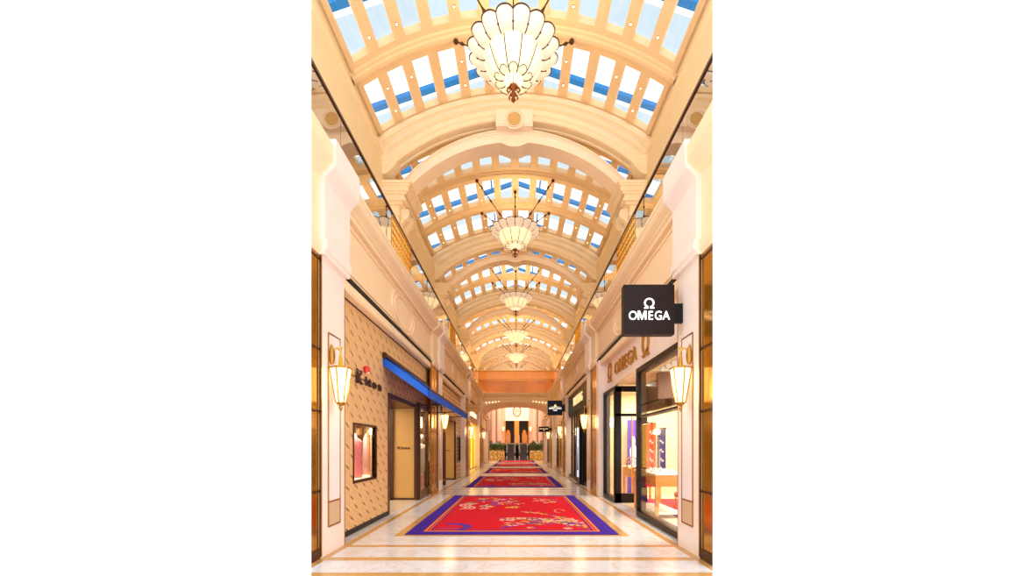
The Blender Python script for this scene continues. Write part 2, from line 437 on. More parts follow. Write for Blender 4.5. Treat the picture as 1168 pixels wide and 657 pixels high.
# ------------------------------------------------------------------ vault ceiling with skylight openings
RV, ZV = 8.22, 5.58
TH = .22
def vp(s, y, r=RV): a = s/RV; return (r*math.sin(a), y, ZV+r*math.cos(a))
SW = 5.02
panes = sorted([sg*(.42+.82*k) for k in range(6) for sg in (-1, 1)])
sb = [-SW]
for c in panes: sb += [c-.255, c+.255]
sb += [SW]
wn = 1
for k, c in enumerate(YC):
    m = MB()
    rows = [(c-3.39, c-1.64), (c-.875, c+.875), (c+1.64, c+3.39)]
    yb = [c-P/2] + [y for r in rows for y in r] + [c+P/2]
    for i in range(len(yb)-1):
        opn_row = i % 2 == 1
        for j in range(len(sb)-1):
            opn = opn_row and j % 2 == 1
            s0, s1, y0, y1 = sb[j], sb[j+1], yb[i], yb[i+1]
            if not opn:
                m.add([vp(s0, y0), vp(s1, y0), vp(s1, y1), vp(s0, y1)], [(0, 1, 2, 3)])
                m.add([vp(s0, y0, RV+TH), vp(s1, y0, RV+TH), vp(s1, y1, RV+TH), vp(s0, y1, RV+TH)], [(0, 3, 2, 1)])
            else:
                for (a, b_) in (((s0, y0), (s1, y0)), ((s1, y0), (s1, y1)), ((s1, y1), (s0, y1)), ((s0, y1), (s0, y0))):
                    m.add([vp(*a), vp(*b_), vp(*b_, RV+TH), vp(*a, RV+TH)], [(0, 1, 2, 3)])
    struct(m.build('ceiling', 'vault'))
    for y0, y1 in rows:
        g = MB()
        for cc in panes:
            g.add([vp(cc-.255, y0, RV+TH*.7), vp(cc+.255, y0, RV+TH*.7), vp(cc+.255, y1, RV+TH*.7), vp(cc-.255, y1, RV+TH*.7)], [(0, 1, 2, 3)])
        struct(g.build('window_%d' % wn, 'skyglass')); wn += 1
    # mouldings across the vault between the rows
    mm = MB()
    for yc_ in (c-1.26, c+1.26, c-3.62):
        secs = [(-.2, 0), (-.17, .05), (-.1, .06), (-.08, .11), (0, .13), (.08, .11), (.1, .06), (.17, .05), (.2, 0)]
        mm.grid([[vp(s, yc_+dy, RV-d) for dy, d in secs] for s in np.linspace(-SW, SW, 49)])
    for sg in (-1, 1):   # long edge mouldings
        mm.grid([[vp(sg*(4.86+dx), y, RV-d) for dx, d in ((0, 0), (.02, .05), (.08, .05), (.1, .02))] for y in (c-P/2, c+P/2)])
    struct(mm.build('trim_%d' % (100+k), 'vault', smooth=True))

def arcxy(hw, crown, spring, u):   # u in -1..1
    sag = crown-spring; R = (hw*hw+sag*sag)/(2*sag); th = math.asin(hw/R)
    return R*math.sin(th*u), crown-R+R*math.cos(th*u)
for k in range(6):
    yA = 14.02+P*k
    # upper moulded arch
    prof = [(.20, 0), (.20, .06), (.10, .10), (.07, .18), (.10, .24), (.16, .26), (.16, .32), (.06, .38), (-.02, .48), (-.04, .54), (.02, .58), (.06, .60), (.06, .66), (-.06, .70), (-.10, .76), (-.10, .86), (-.04, .90), (-.04, .97), (.0, 1), (.12, 1.0),
            (.14, .97), (.30, .97), (.32, 1), (.40, 1), (.42, .9), (.42, 0)]
    m = MB(); rows = []
    for u in np.linspace(-1, 1, 57):
        xo, zo = vp(u*4.98, 0)[0], vp(u*4.98, 0)[2]+.02
        xi, zi = arcxy(4.12, 12.72, 11.22, u)
        rows.append([(xo+(xi-xo)*w, yA+dy, zo+(zi-zo)*w) for dy, w in prof])
    e0 = [(-5.05 if i in (0, len(prof)-1) else -4.75, p[1], p[2]) for i, p in enumerate(rows[0])]
    e1 = [(-p[0], p[1], p[2]) for p in e0]
    m.grid([e0]+rows+[e1])
    for sd in (-1, 1):      # curled console at each springing
        sc = []
        for t in np.linspace(0, 1, 9): sc.append((4.02+.5*t, 11.34-.30*math.sin(t*PI/2)-.10*t))
        low = [(4.55, 10.90), (4.46, 10.86), (4.40, 10.92), (4.30, 11.02)]
        poly = [(4.0, 11.30), (4.10, 11.16), (4.22, 11.02), (4.32, 10.94), (4.42, 10.90), (4.56, 10.88), (4.9, 10.9), (4.9, 12.3), (4.60, 12.1), (4.2, 11.6)]
        m.prismY([(sd*x, z) for x, z in poly], yA-.02, yA+.42)
    struct(m.build('trim_%d' % (110+k), 'arch', smooth=True))
    # lower ring arch with central medallion
    m = MB(); yr = yA+.10; n = 65
    us = np.linspace(-1, 1, n); bul = .72; mcz = 12.62
    def inner(u):
        x, z = arcxy(3.50, 12.06, 10.62, u)
        if abs(x) < bul:
            zz = mcz-math.sqrt(max(0, bul*bul-x*x)); z = min(z, zz)
        return x, z
    def outer(u): return arcxy(3.86, 12.46, 10.66, u)
    rows = []
    for u in us:
        xi, zi = inner(u); xo, zo = outer(u)
        f = lambda w: (xi+(xo-xi)*w, zi+(zo-zi)*w)
        sec = [(*f(0), .62), (*f(0), 0), (*f(.70), 0), (*f(.74), -.035), (*f(.82), -.035), (*f(.86), 0), (*f(.9), -.05), (*f(1), -.05), (*f(1), .62), (*f(0), .62)]
        rows.append([(x, yr+d, z) for x, z, d in sec])
    m.grid(rows)
    m.box(-.62, .62, yr-.26, yr+.5, 12.40, 12.98); m.box(-.56, .56, yr-.28, yr-.26, 12.46, 12.92)
    m.lathe([(.001, 0), (.45, 0), (.45, 1), (.001, 1)], (0, 0, 0), 4) if False else None
    ro = struct(m.build('trim_%d' % (120+k), 'ring'))
    t = MB()
    t.tube([(.33*math.cos(a), yr-.29, 12.62+.33*math.sin(a)) for a in np.linspace(0, 2*PI, 33)], .03, 6, False)
    t.tube([(.25*math.cos(a), yr-.29, 12.62+.25*math.sin(a)) for a in np.linspace(0, 2*PI, 33)], .022, 6, False)
    t.build('medallion_ring', 'ring', ro, smooth=True)
    d = MB(); pts = [(.22*math.cos(a), yr-.285, 12.62+.22*math.sin(a)) for a in np.linspace(0, 2*PI, 25)[:-1]]
    pts2 = [(x, yr-.30, 12.62+(z-12.62)) for x, y, z in pts]
    d.add(pts+pts2, [(i, (i+1) % 24, 24+(i+1) % 24, 24+i) for i in range(24)]+[tuple(range(24, 48))]).build('medallion_disc', 'medal', ro)

# outer pitched roof: blue steel rafters and pale blue glazing strips above the vault
for k in range(12):
    y = 10.05+4.425*k
    m = MB()
    m.prismY([(-10, 16.0), (0, 19.4), (10, 16.0), (10, 16.2), (0, 19.6), (-10, 16.2)], y, y+.30)
    for x in (-5.7, -1.6, 1.6, 5.7):
        z = 19.4-abs(x)*.34
        m.box(x-.05, x+.05, y-1.5, y, z+.02, z+.12)
    struct(m.build('trim_%d' % (130+k), 'steelblue'))
    g = MB(); y0, y1 = y+.6, y+2.9
    g.add([(-10, y0, 16.1), (0, y0, 19.5), (0, y1, 19.5), (-10, y1, 16.1), (10, y0, 16.1), (10, y1, 16.1)], [(0, 1, 2, 3), (1, 4, 5, 2)])
    struct(g.build('window_%d' % wn, 'blueglass')); wn += 1

# end wall of the hall
struct(MB().box(-5.1, 5.1, 59.4, 59.9, 8.4, 14.2).build('wall_back_upper', 'peach'))
e = MB(); e.box(-4.6, 4.6, 59.3, 59.4, 8.4, 11.3); e.box(-4.6, 4.6, 59.1, 59.4, 11.3, 11.5)
for x in (-3.4, -1.1, 1.1, 3.4): e.box(x-.15, x+.15, 59.25, 59.4, 8.4, 11.2)
struct(e.build('trim_150', 'goldband'))

struct(MB().box(-4.5, 4.5, 48.6, 49.0, 9.62, 10.68).build('wall_bulkhead', 'peach'))
bk_ = MB(); bk_.box(-4.5, 4.5, 48.8, 49.0, 7.2, 9.62); bk_.box(-4.5, 4.5, 48.66, 48.8, 9.3, 9.4)
for x in (-2.6, -.9, .9, 2.6): bk_.box(x-.06, x+.06, 48.7, 48.8, 7.2, 9.3)
struct(bk_.build('trim_166', 'goldband'))
# ------------------------------------------------------------------ chandeliers
def chandelier(loc, label):
    t = thing('chandelier', label, 'chandelier', loc, 'scalloped glass chandeliers along the arcade')
    # loc = centre at camera-relative heights; local z measured from floor
    NP, NI, NB = 16, 10, 8
    def shell(a0, a1, r0, z0, r1, z1, bulge, scal, n=8, mseg=8, th=.012):
        m = MB(); rows = []
        for i in range(n+1):
            v = i/n; row = []
            for j in range(mseg+1):
                w = j/mseg; a = a0+(a1-a0)*w
                edge = 1-abs(2*w-1)**2.6
                rr = r0+(r1-r0+scal*(edge-1))*v
                zz = z0+(z1-z0)*v**1.25 - bulge*math.sin(PI*v)*.6 - .03*edge*math.sin(PI*v)
                row.append((rr*math.cos(a), rr*math.sin(a), zz))
            rows.append(row)
        m.grid(rows); return m, rows
    def ribs(mb, rows, r, rim=True, both=False):
        mb.tube([row[0] for row in rows], r, 6)
        if rim: mb.tube(rows[-1], r, 6, False)
    rb = MB()
    for i in range(NP):
        a0 = PI/2+2*PI*i/NP; m, rows = shell(a0, a0+2*PI/NP, .74, 11.70, 1.19, 11.92, .10, .13)
        m.build('glass_petal', 'petal', t, True); ribs(rb, rows, .017)
        # curled rib tip
        p = Vector(rows[5][0]); rb.ball(p+Vector((0, 0, -.02)), .026, 6)
    for i in range(NI):
        a0 = PI/2-PI/NI+2*PI*i/NI; m, rows = shell(a0, a0+2*PI/NI, .26, 11.16, .80, 11.72, .22, .07)
        m.build('glass_panel', 'panel', t, True); ribs(rb, rows, .017)
        # inner loop ornament
        am = a0+PI/NI
        lp = []
        for q in np.linspace(0, PI, 9):
            w = math.cos(q)*.11; v = .28+.17*math.sin(q)
            rr = .26+.54*v; zz = 11.16+.56*v**1.25-.22*math.sin(PI*v)*.6-.04
            lp.append((rr*math.cos(am)-w*math.sin(am), rr*math.sin(am)+w*math.cos(am), zz))
        rb.tube(lp, .010, 5)
    for i in range(NB):
        a0 = PI/2+2*PI*i/NB; m, rows = shell(a0, a0+2*PI/NB, .05, 11.02, .29, 11.20, .05, .05)
        m.build('glass_cup_petal', 'cup', t, True); ribs(rb, rows, .010)
    rb.build('rib_frame', 'bronze', t, True)
    # finial
    f = MB().lathe([(.01, 11.06), (.10, 11.04), (.12, 10.98), (.06, 10.93), (.045, 10.88), (.05, 10.82), (.09, 10.80), (.05, 10.76), (.03, 10.72), (.06, 10.68), (.06, 10.64), (.002, 10.60)], n=14)
    for q in range(4):
        a = PI/4*2*q; x, y = math.cos(a), math.sin(a)
        f.tube([(.05*x, .05*y, 11.0), (.14*x, .14*y, 10.97), (.17*x, .17*y, 10.90), (.13*x, .13*y, 10.86)], [.03, .028, .024, .02], 6)
        f.tube([(.03*x, .03*y, 10.80), (.09*x, .09*y, 10.76), (.12*x, .12*y, 10.70), (.09*x, .09*y, 10.66)], [.022, .02, .02, .018], 6)
    f.build('finial', 'copper', t, True)
    # hub and rods
    MB().lathe([(.005, 11.5), (.10, 11.55), (.14, 11.7), (.08, 11.8), (.04, 12.0), (.005, 12.05)], n=12).build('hub', 'bronze', t, True)
    def rod(p0, p1):
        m = MB(); p0 = Vector(p0); p1 = Vector(p1); d = p1-p0; L = d.length
        pts = []; rs = []
        for q in np.linspace(0, 1, 41):
            pts.append(p0+d*q); ph = (q*4) % 1
            rs.append(.020+.030*max(0, 1-abs(ph-.5)*9)+.012*max(0, 1-abs(ph-.38)*14)+.012*max(0, 1-abs(ph-.62)*14))
        m.tube(pts, rs, 7); m.ball(p1, .075, 8)
        m.build('suspension_rod', 'bronze', t, True)
    rod((0, 0, 11.9), (0, 0, 13.72))
    for sx in (-1, 1):
        for sy in (-1, 1):
            rod((sx*.12, sy*.09, 11.75), (sx*1.69, sy*1.28, 13.44))
    return t
ch = chandelier((0, YC[0], 0), 'nearest and largest scalloped glass chandelier, hung over the nearest carpet')
CHL = ['second chandelier from the camera, hung just past the first round-medallion arch', 'third chandelier down the arcade, seen small below the second one',
       'fourth chandelier down the arcade, between the third and fifth', 'fifth chandelier down the arcade, above the bridge railing',
       'farthest chandelier, half hidden behind the bridge handrail']
for k in range(1, 6): dup(ch, (0, YC[k], 0), CHL[k-1])

# small downlights in the vault ribs
dl = None
POS = ['nearest the camera', 'second from the camera']
for k in range(2):
    for r, ry in enumerate((-.5, .5, 2.1, 2.95)):
        for jx, s in enumerate((-4.11, -3.28, -1.64, 1.64, 3.28, 4.11)):
            if r in (0, 3) and jx in (1, 4): continue
            x, y, z = vp(s, YC[k]+ry, RV-.005)
            lb = 'tiny glowing downlight set in the plaster rib between skylight panes'
            if dl is None:
                dl = thing('downlight', lb, 'downlight', (x, y, z), 'tiny downlights in the vault ribs')
                MB().lathe([(.055, 0), (.055, -.012), (.036, -.012)], n=14).build('bezel', 'brass', dl)
                MB().lathe([(.036, -.008), (.0005, -.010)], n=14).build('lens', 'dotlight', dl)
            else: dup(dl, (x, y, z), lb)

# ------------------------------------------------------------------ glass balustrades on the upper storey
def balustrade(sd, y0, y1, cy, label):
    t = thing('glass_balustrade', label, 'balustrade', (sd*3.07, y0, 5.9), 'glass balustrades along the upper galleries')
    L = y1-y0; g0, g1 = cy-.4-y0, cy+1.5-y0
    segs = [(0, g0/2), (g0/2, g0), (g1, (g1+L)/2), ((g1+L)/2, L)]
    for a, b in segs:
        if b-a > .2: MB().box(-.008, .008, a+.008, b-.008, 0, 1.6).build('glass_pane', 'railglass', t)
    MB().box(-.03, .03, 0, L, 1.60, 1.65).build('handrail', 'bronze', t)
    gm = MB(); gm.box(-.02, .02, g0, g0+.04, 0, 1.6); gm.box(-.02, .02, g1-.04, g1, 0, 1.6); gm.box(-.02, .02, g0, g1, .0, .05); gm.box(-.02, .02, g0, g1, 1.55, 1.6)
    q = .19
    ny = 10; nz = 8
    for i in range(ny):
        for j in range(nz):
            cyy = g0+.04+(i+.5)*(g1-g0-.08)/ny; czz = .05+(j+.5)*1.5/nz
            gm.tube([(0, cyy+.088*math.cos(a), czz+.088*math.sin(a)) for a in np.linspace(0, 2*PI, 9)], .014, 4, False)
    gm.build('grille_panel', 'gold', t)
    return t
BL = {(-1, 0): 'left gallery balustrade above the woven tan shop wall, nearest the camera', (-1, 1): 'left gallery balustrade above the second shop with the ribbed tan wall',
      (-1, 2): 'left gallery balustrade above the yellow-lit shop window', (1, 0): 'right gallery balustrade above the gold lettered watch shop, nearest the camera',
      (1, 1): 'right gallery balustrade above the black shop front with a gold sign', (1, 2): 'right gallery balustrade above the third shop, just before the bridge'}
for sd in (-1, 1):
    for k in range(3):
        y0 = 4.4 if k == 0 else PY[k][0]+.43; y1 = PY[k+1][0]+.43 if k < 2 else 32.25
        balustrade(sd, y0, y1, YC[k], BL[(sd, k)])
# bridge balustrade
t = thing('bridge_balustrade', 'glass balustrade with bronze handrail running across the bridge at the far end', 'balustrade', (0, 32.3, 5.9))
for i in range(3): MB().box(-3.07+i*2.047+.01, -3.07+(i+1)*2.047-.01, -.008, .008, 0, 1.6).build('glass_pane', 'bridgeglass', t)
MB().box(-3.07, 3.07, -.03, .03, 1.6, 1.67).build('handrail', 'brass', t)
t = thing('bridge_balustrade', 'second glass railing on the rear edge of the far bridge, behind the front one', 'balustrade', (0, 36.6, 5.9))
for i in range(3): MB().box(-3.07+i*2.047+.01, -3.07+(i+1)*2.047-.01, -.008, .008, 0, 1.6).build('glass_pane', 'bridgeglass', t)
MB().box(-3.07, 3.07, -.03, .03, 1.6, 1.68).build('handrail', 'gold', t)
# the bridge: cornice and shallow arch
b = MB()
prof = [(0.0, 5.88), (-.20, 5.88), (-.20, 5.78), (-.12, 5.70), (-.06, 5.62), (0, 5.58), (0, 5.46), (-.05, 5.44), (-.05, 5.38), (0, 5.36)]
def brow(x): return [(x, 32.55+dy, z) for dy, z in prof]
b.grid([brow(-2.75), brow(2.75)])
n = 33; xs = np.linspace(-2.75, 2.75, n)
def zb(x): return 4.33+.80*math.sqrt(max(0, 1-(abs(x)/2.72)**2.3))
top = [(x, 32.55, 5.36) for x in xs]; bot = [(x, 32.55, zb(x)) for x in xs]; bk = [(x, 36.7, zb(x)) for x in xs]
b.grid([top, bot, bk])
b.box(-2.75, 2.75, 32.6, 36.7, 5.5, 5.88)
bo = struct(b.build('trim_151', 'cornice'))
tt = MB(); tt.tube([(x, 32.52, zb(x)+.08) for x in xs], .05, 6, False); tt.build('arch_moulding', 'arch', bo, True)
for sg, nm in ((-1, 'left'), (1, 'right')):
    dd = MB()
    for i in range(5):
        x = sg*(1.35+.25*i); z = 5.22-.02*i
        dd.ball((x, 32.53, z-.04), .055, 6)
    dd.build('light_row', 'litshelf', bo, True)

# ------------------------------------------------------------------ carpets
def carpet_mesh():
    W, L, dx = 3.9, 6.05, .0165
    nx, ny = int(W/dx), int(L/dx)
    xs = np.linspace(-W/2, W/2, nx); ys = np.linspace(0, L, ny)
    Xg, Yg = np.meshgrid(xs, ys)
    C3 = np.zeros((ny, nx, 3))
    L_ = lambda *c: np.array(srgb(*c)[:3])
    red = L_(206, 20, 38); blue = L_(62, 34, 150); navy = L_(50, 36, 110); orange = L_(226, 120, 50); cream = L_(240, 206, 160)
    C3[:] = blue
    ex = W/2-np.abs(Xg); ey = np.minimum(Yg, L-Yg)
    e_ = np.minimum(ex, ey+.06)
    for lo, col in ((.27, L_(150, 30, 60)), (.29, orange), (.315, L_(226, 170, 100)), (.33, L_(200, 40, 40)), (.37, orange), (.385, navy), (.425, red)):
        C3[e_ > lo] = col
    inside = e_ > .425
    # soft tonal patches of darker red
    def disk(cx, cy, r, col, sq=1):
        C3[inside & (((Xg-cx)**2+((Yg-cy)/sq)**2) < r*r)] = col
    def stroke(pts, w, col):
        for i in range(len(pts)-1):
            p, q = np.array(pts[i]), np.array(pts[i+1]); d = q-p; l2 = (d**2).sum()+1e-9
            tt_ = np.clip(((Xg-p[0])*d[0]+(Yg-p[1])*d[1])/l2, 0, 1)
            dist = np.hypot(Xg-p[0]-tt_*d[0], Yg-p[1]-tt_*d[1]); C3[inside & (dist < w)] = col
    pal = [L_(232, 196, 168), L_(226, 150, 110), L_(150, 60, 130), L_(120, 120, 70), L_(236, 190, 70), L_(90, 50, 150), L_(240, 160, 170), L_(120, 90, 60)]
    def flower(cx, cy, r, c1, c2, n=6):
        for q in range(n):
            a = 2*PI*q/n+cx*3; stroke([(cx+r*.2*math.cos(a), cy+r*.2*math.sin(a)), (cx+r*.85*math.cos(a), cy+r*.85*math.sin(a))], r*.2, c1)
        disk(cx, cy, r*.28, c2)
    def leafy(x0, y0, x1, y1, n, col):
        pts = [(x0+(x1-x0)*t_, y0+(y1-y0)*t_+.12*math.sin(t_*PI*1.5)) for t_ in np.linspace(0, 1, n)]
        stroke(pts, .018, col)
        for i, (a, b_) in enumerate(pts[1:-1]):
            s = 1 if i % 2 else -1
            stroke([(a, b_), (a+.07, b_+s*.13)], .022, pal[(i*3) % 8])
    # far left cluster
    for q in range(24):
        cx, cy = -1.25+rnd.rand()*1.35, 3.1+rnd.rand()*2.3
        flower(cx, cy, .07+.09*rnd.rand(), pal[rnd.randint(8)], pal[rnd.randint(8)])
    leafy(-1.2, 5.1, .1, 5.3, 12, pal[3]); leafy(-.9, 3.6, .3, 4.2, 12, pal[0]); leafy(-1.0, 4.4, .0, 4.8, 12, pal[5])
    for k_ in range(3):
        stroke([(-1.35+.12*k_+.10*math.sin(t_*7), 3.0+1.1*t_) for t_ in np.linspace(0, 1, 14)], .028, pal[0] if k_ != 1 else pal[6])
    stroke([(-.85+.33*math.cos(a), 4.1+.55*math.sin(a)) for a in np.linspace(-.6, 2.2, 14)], .09, pal[2])
    # near right phoenix plume
    for k_ in range(7):
        pts = [(1.45-1.8*t_, 1.15-.12*k_+(.8+.11*k_)*math.sin(t_*PI*.62)*(1-.35*t_)) for t_ in np.linspace(0, 1, 16)]
        for i in range(0, 15, 1):
            disk(pts[i][0], pts[i][1], .045+.01*(k_ % 2), pal[(k_*3+i//2) % 8])
    stroke([(-.2+1.6*t_, .55+.7*math.sin(t_*2.6)) for t_ in np.linspace(0, 1, 14)], .05, pal[5])
    for q in range(24):
        cx, cy = -.15+rnd.rand()*1.55, .5+rnd.rand()*1.1
        flower(cx, cy, .06+.07*rnd.rand(), pal[rnd.randint(8)], pal[rnd.randint(8)])
    leafy(-.2, .8, 1.2, 1.9, 16, pal[3]); leafy(.2, 2.6, 1.35, 1.6, 14, pal[4])
    stroke([(1.15+.12*math.cos(a), 2.7+.3*math.sin(a)) for a in np.linspace(0, 4.5, 16)], .018, pal[1])
    # near left purple curl
    stroke([(-1.25+.36*math.cos(a), .65+.36*math.sin(a)) for a in np.linspace(-.8, 1.7, 12)], .085, pal[5])
    stroke([(-1.4, .5), (-1.1, .56)], .05, pal[2])
    # far right sprays
    leafy(.55, 4.6, 1.3, 5.1, 10, pal[6]); leafy(.5, 5.2, 1.4, 4.5, 10, pal[7])
    for q in range(5): flower(.65+rnd.rand()*.75, 4.2+rnd.rand()*1.2, .07+.06*rnd.rand(), pal[rnd.randint(8)], pal[rnd.randint(8)])
    vs = np.stack([Xg, Yg, np.full_like(Xg, .014)], -1).reshape(-1, 3)
    idx = np.arange(nx*ny).reshape(ny, nx)
    fs = np.stack([idx[:-1, :-1], idx[:-1, 1:], idx[1:, 1:], idx[1:, :-1]], -1).reshape(-1, 4)
    # skirt
    base = len(vs)
    sk = np.array([[-W/2, 0, 0], [W/2, 0, 0], [W/2, L, 0], [-W/2, L, 0]])
    skf = [[idx[0, 0], base, base+1, idx[0, -1]], [idx[0, -1], base+1, base+2, idx[-1, -1]], [idx[-1, -1], base+2, base+3, idx[-1, 0]], [idx[-1, 0], base+3, base, idx[0, 0]]]
    V = np.vstack([vs, sk]); Fc = np.vstack([fs, np.array(skf)])
    me = bpy.data.meshes.new('carpet')
    me.vertices.add(len(V)); me.vertices.foreach_set('co', V.ravel())
    me.loops.add(Fc.size); me.loops.foreach_set('vertex_index', Fc.ravel().astype(np.int32))
    me.polygons.add(len(Fc)); me.polygons.foreach_set('loop_start', np.arange(0, Fc.size, 4, dtype=np.int32))
    me.update(calc_edges=True)
    at = me.color_attributes.new('pattern', 'FLOAT_COLOR', 'POINT')
    cc = np.ones((len(V), 4)); cc[:nx*ny, :3] = C3.reshape(-1, 3); cc[nx*ny:, :3] = blue
    at.data.foreach_set('color', cc.ravel().astype(np.float32))
    me.materials.append(MT['carpet']); return me
cm = carpet_mesh()
CL = ['nearest red carpet with floral pattern and blue border', 'second red carpet down the arcade, just beyond the nearest one', 'third red carpet down the arcade with blue side borders',
      'fourth red carpet, a thin strip far down the arcade', 'farthest red carpet, in front of the escalators']
for k in range(5):
    o = bpy.data.objects.new('carpet', cm); COL.objects.link(o); o.location = (0, 7.52+P*k-(.25 if k == 4 else 0), .001)
    tag(o, CL[k], 'carpet', 'red carpets with blue borders')

# ------------------------------------------------------------------ sconces
def sconce(loc, sd, label):
    t = thing('wall_lantern', label, 'wall lamp', loc, 'tapering lit wall lanterns on the pilasters', 0 if sd > 0 else PI)
    # local +X points to the wall
    W = .165
    hx = [(math.cos(PI/3*i+PI/6), math.sin(PI/3*i+PI/6)) for i in range(6)]
    r0, r1, zt, zb_ = .155, .068, 2.79, 2.27
    g = MB(); vt = [(x*r0, y*r0, zt) for x, y in hx]; vb = [(x*r1, y*r1, zb_) for x, y in hx]
    g.add(vt+vb, [(i, (i+1) % 6, 6+(i+1) % 6, 6+i) for i in range(6)]+[(0, 1, 2, 3, 4, 5), (6, 7, 8, 9, 10, 11)])
    g.build('lantern_glass', 'lantern', t)
    f = MB()
    for i in range(6):
        f.tube([vt[i], vb[i]], .012, 5); f.tube([vt[i], vt[(i+1) % 6]], .014, 5); f.tube([vb[i], vb[(i+1) % 6]], .008, 5)
    f.build('lantern_frame', 'brass', t)
    MB().lathe([(.07, 2.27), (.05, 2.24), (.02, 2.22), (.03, 2.20), (.022, 2.17), (.002, 2.13)], n=12).build('drop_finial', 'brass', t, True)
    a = MB(); a.tube([(W, 0, 2.98), (W-.05, 0, 3.06), (.05, 0, 3.10), (0, 0, 3.06), (0, 0, 2.80)], .013, 6)
    a.tube([(.02, .0, 3.05), (-.01, 0, 3.12)], .02, 6); a.lathe([(.03, 2.79), (.05, 2.82), (.02, 2.86), (.012, 2.95)], n=10)
    a.tube([(0, -.08, 2.8), (0, -.05, 2.95), (0, 0, 3.03)], .008, 5); a.tube([(0, .08, 2.8), (0, .05, 2.95), (0, 0, 3.03)], .008, 5)
    a.build('arm', 'gold', t, True)
    p = MB(); p.lathe([(.001, 2.84), (.03, 2.86), (.045, 2.92), (.05, 3.0), (.035, 3.08), (.02, 3.12), (.001, 3.16)], (W-.03, 0, 0), 12)
    p.build('backplate', 'brass', t, True)
    return t
SL = {(-1, 0): 'large wall lantern on the nearest left pilaster, beside the small lettered sign', (-1, 1): 'wall lantern on the second left pilaster, under the blue awning',
      (-1, 2): 'small wall lantern on the third left pilaster, beside the yellow window', (-1, 3): 'tiny wall lantern on the left pilaster beside the far arch',
      (1, 0): 'large wall lantern on the nearest right pilaster, under the square brown sign', (1, 1): 'wall lantern on the second right pilaster, beside the black shop front',
      (1, 2): 'small wall lantern on the third right pilaster, below the navy sign', (1, 3): 'tiny wall lantern on the right pilaster beside the far arch'}
SC = {}
for sd in (-1, 1):
    SC[sd] = sconce((sd*2.565, 6.22, 0), sd, SL[(sd, 0)])
    for k in range(1, 4): dup(SC[sd], (sd*2.565, 6.22+P*k+(.1), 0), SL[(sd, k)])

# ------------------------------------------------------------------ shop rooms
wnum = [200]
def room(sd, y0, y1, x0, x1, zc, wallm, floorm='shopfloor', ceilm='shopcream', z0=.012):
    o = MB(); o.add([(sd*x1, y0, 0), (sd*x1, y1, 0), (sd*x1, y1, zc), (sd*x1, y0, zc)], [(0, 1, 2, 3)])
    o.add([(sd*x0, y0, 0), (sd*x1, y0, 0), (sd*x1, y0, zc), (sd*x0, y0, zc)], [(0, 1, 2, 3)])
    o.add([(sd*x0, y1, 0), (sd*x1, y1, 0), (sd*x1, y1, zc), (sd*x0, y1, zc)], [(0, 1, 2, 3)])
    wnum[0] += 1
    struct(o.build('wall_shop_%d' % wnum[0], wallm))
    struct(MB().box(sd*x0, sd*x1, y0, y1, 0, z0).build('floor_shop_%d' % wnum[0], floorm))
    struct(MB().box(sd*x0, sd*x1, y0, y1, zc, zc+.1).build('ceiling_shop_%d' % wnum[0], ceilm))
def window(sd, x, y0, y1, z0, z1, fm='espresso', w=.08, mull=(), trans=(), glassm='glass', d=.10):
    m = MB()
    m.box(sd*x, sd*(x+d), y0, y1, z0, z0+w); m.box(sd*x, sd*(x+d), y0, y1, z1-w, z1)
    m.box(sd*x, sd*(x+d), y0, y0+w, z0+w, z1-w); m.box(sd*x, sd*(x+d), y1-w, y1, z0+w, z1-w)
    for y in mull: m.box(sd*(x+.01), sd*(x+d), y-.02, y+.02, z0+w, z1-w)
    for z in trans: m.box(sd*(x+.01), sd*(x+d), y0+w, y1-w, z-.02, z+.02)
    wnum[0] += 1
    o = struct(m.build('window_%d' % wnum[0], fm))
    MB().box(sd*(x+.04), sd*(x+.05), y0+w, y1-w, z0+w, z1-w).build('pane', glassm, o); return o
def area(name, loc, size, energy, col=(1, .86, .66), rot=(0, 0, 0), sy=None):
    l = bpy.data.lights.new(name, 'AREA'); l.energy = energy; l.color = col; l.shape = 'RECTANGLE'; l.size = size; l.size_y = sy or size
    o = bpy.data.objects.new(name, l); COL.objects.link(o); o.location = loc; o.rotation_euler = rot; return o
def point(name, loc, energy, col=(1, .8, .55), r=.1):
    l = bpy.data.lights.new(name, 'POINT'); l.energy = energy; l.color = col; l.shadow_soft_size = r
    o = bpy.data.objects.new(name, l); COL.objects.link(o); o.location = loc; return o

# ---- LEFT BAY 1 : woven wall, portal, display window
def wall_with_hole(sd, x, y0, y1, z0, z1, hy0, hy1, hz0, hz1, m, name, th=.12):
    b = MB()
    b.box(sd*x, sd*(x+th), y0, hy0, z0, z1); b.box(sd*x, sd*(x+th), hy1, y1, z0, z1)
    b.box(sd*x, sd*(x+th), hy0, hy1, hz1, z1)
    if hz0 > z0: b.box(sd*x, sd*(x+th), hy0, hy1, z0, hz0)
    return struct(b.build(name, m))
WX = 2.95
wall_with_hole(-1, WX, 6.74, 9.75, .10, 4.26, 7.68, 8.88, .96, 2.02, 'woven', 'wall_left_shop')
struct(MB().box(-WX, -WX-.12, 9.75, 14.75, 2.85, 4.26).build('wall_left_shop_head', 'woven'))
struct(MB().box(-2.86, -WX-.12, 12.5, 13.69, 2.85, 2.95).build('trim_165', 'tanframe'))
struct(MB().box(-WX+.01, -WX-.12, 6.74, 9.75, .0, .10).build('baseboard_left', 'espresso'))
struct(MB().box(-WX+.015, -WX-.12, 6.74, 13.72, 4.22, 4.27).build('trim_160', 'black'))
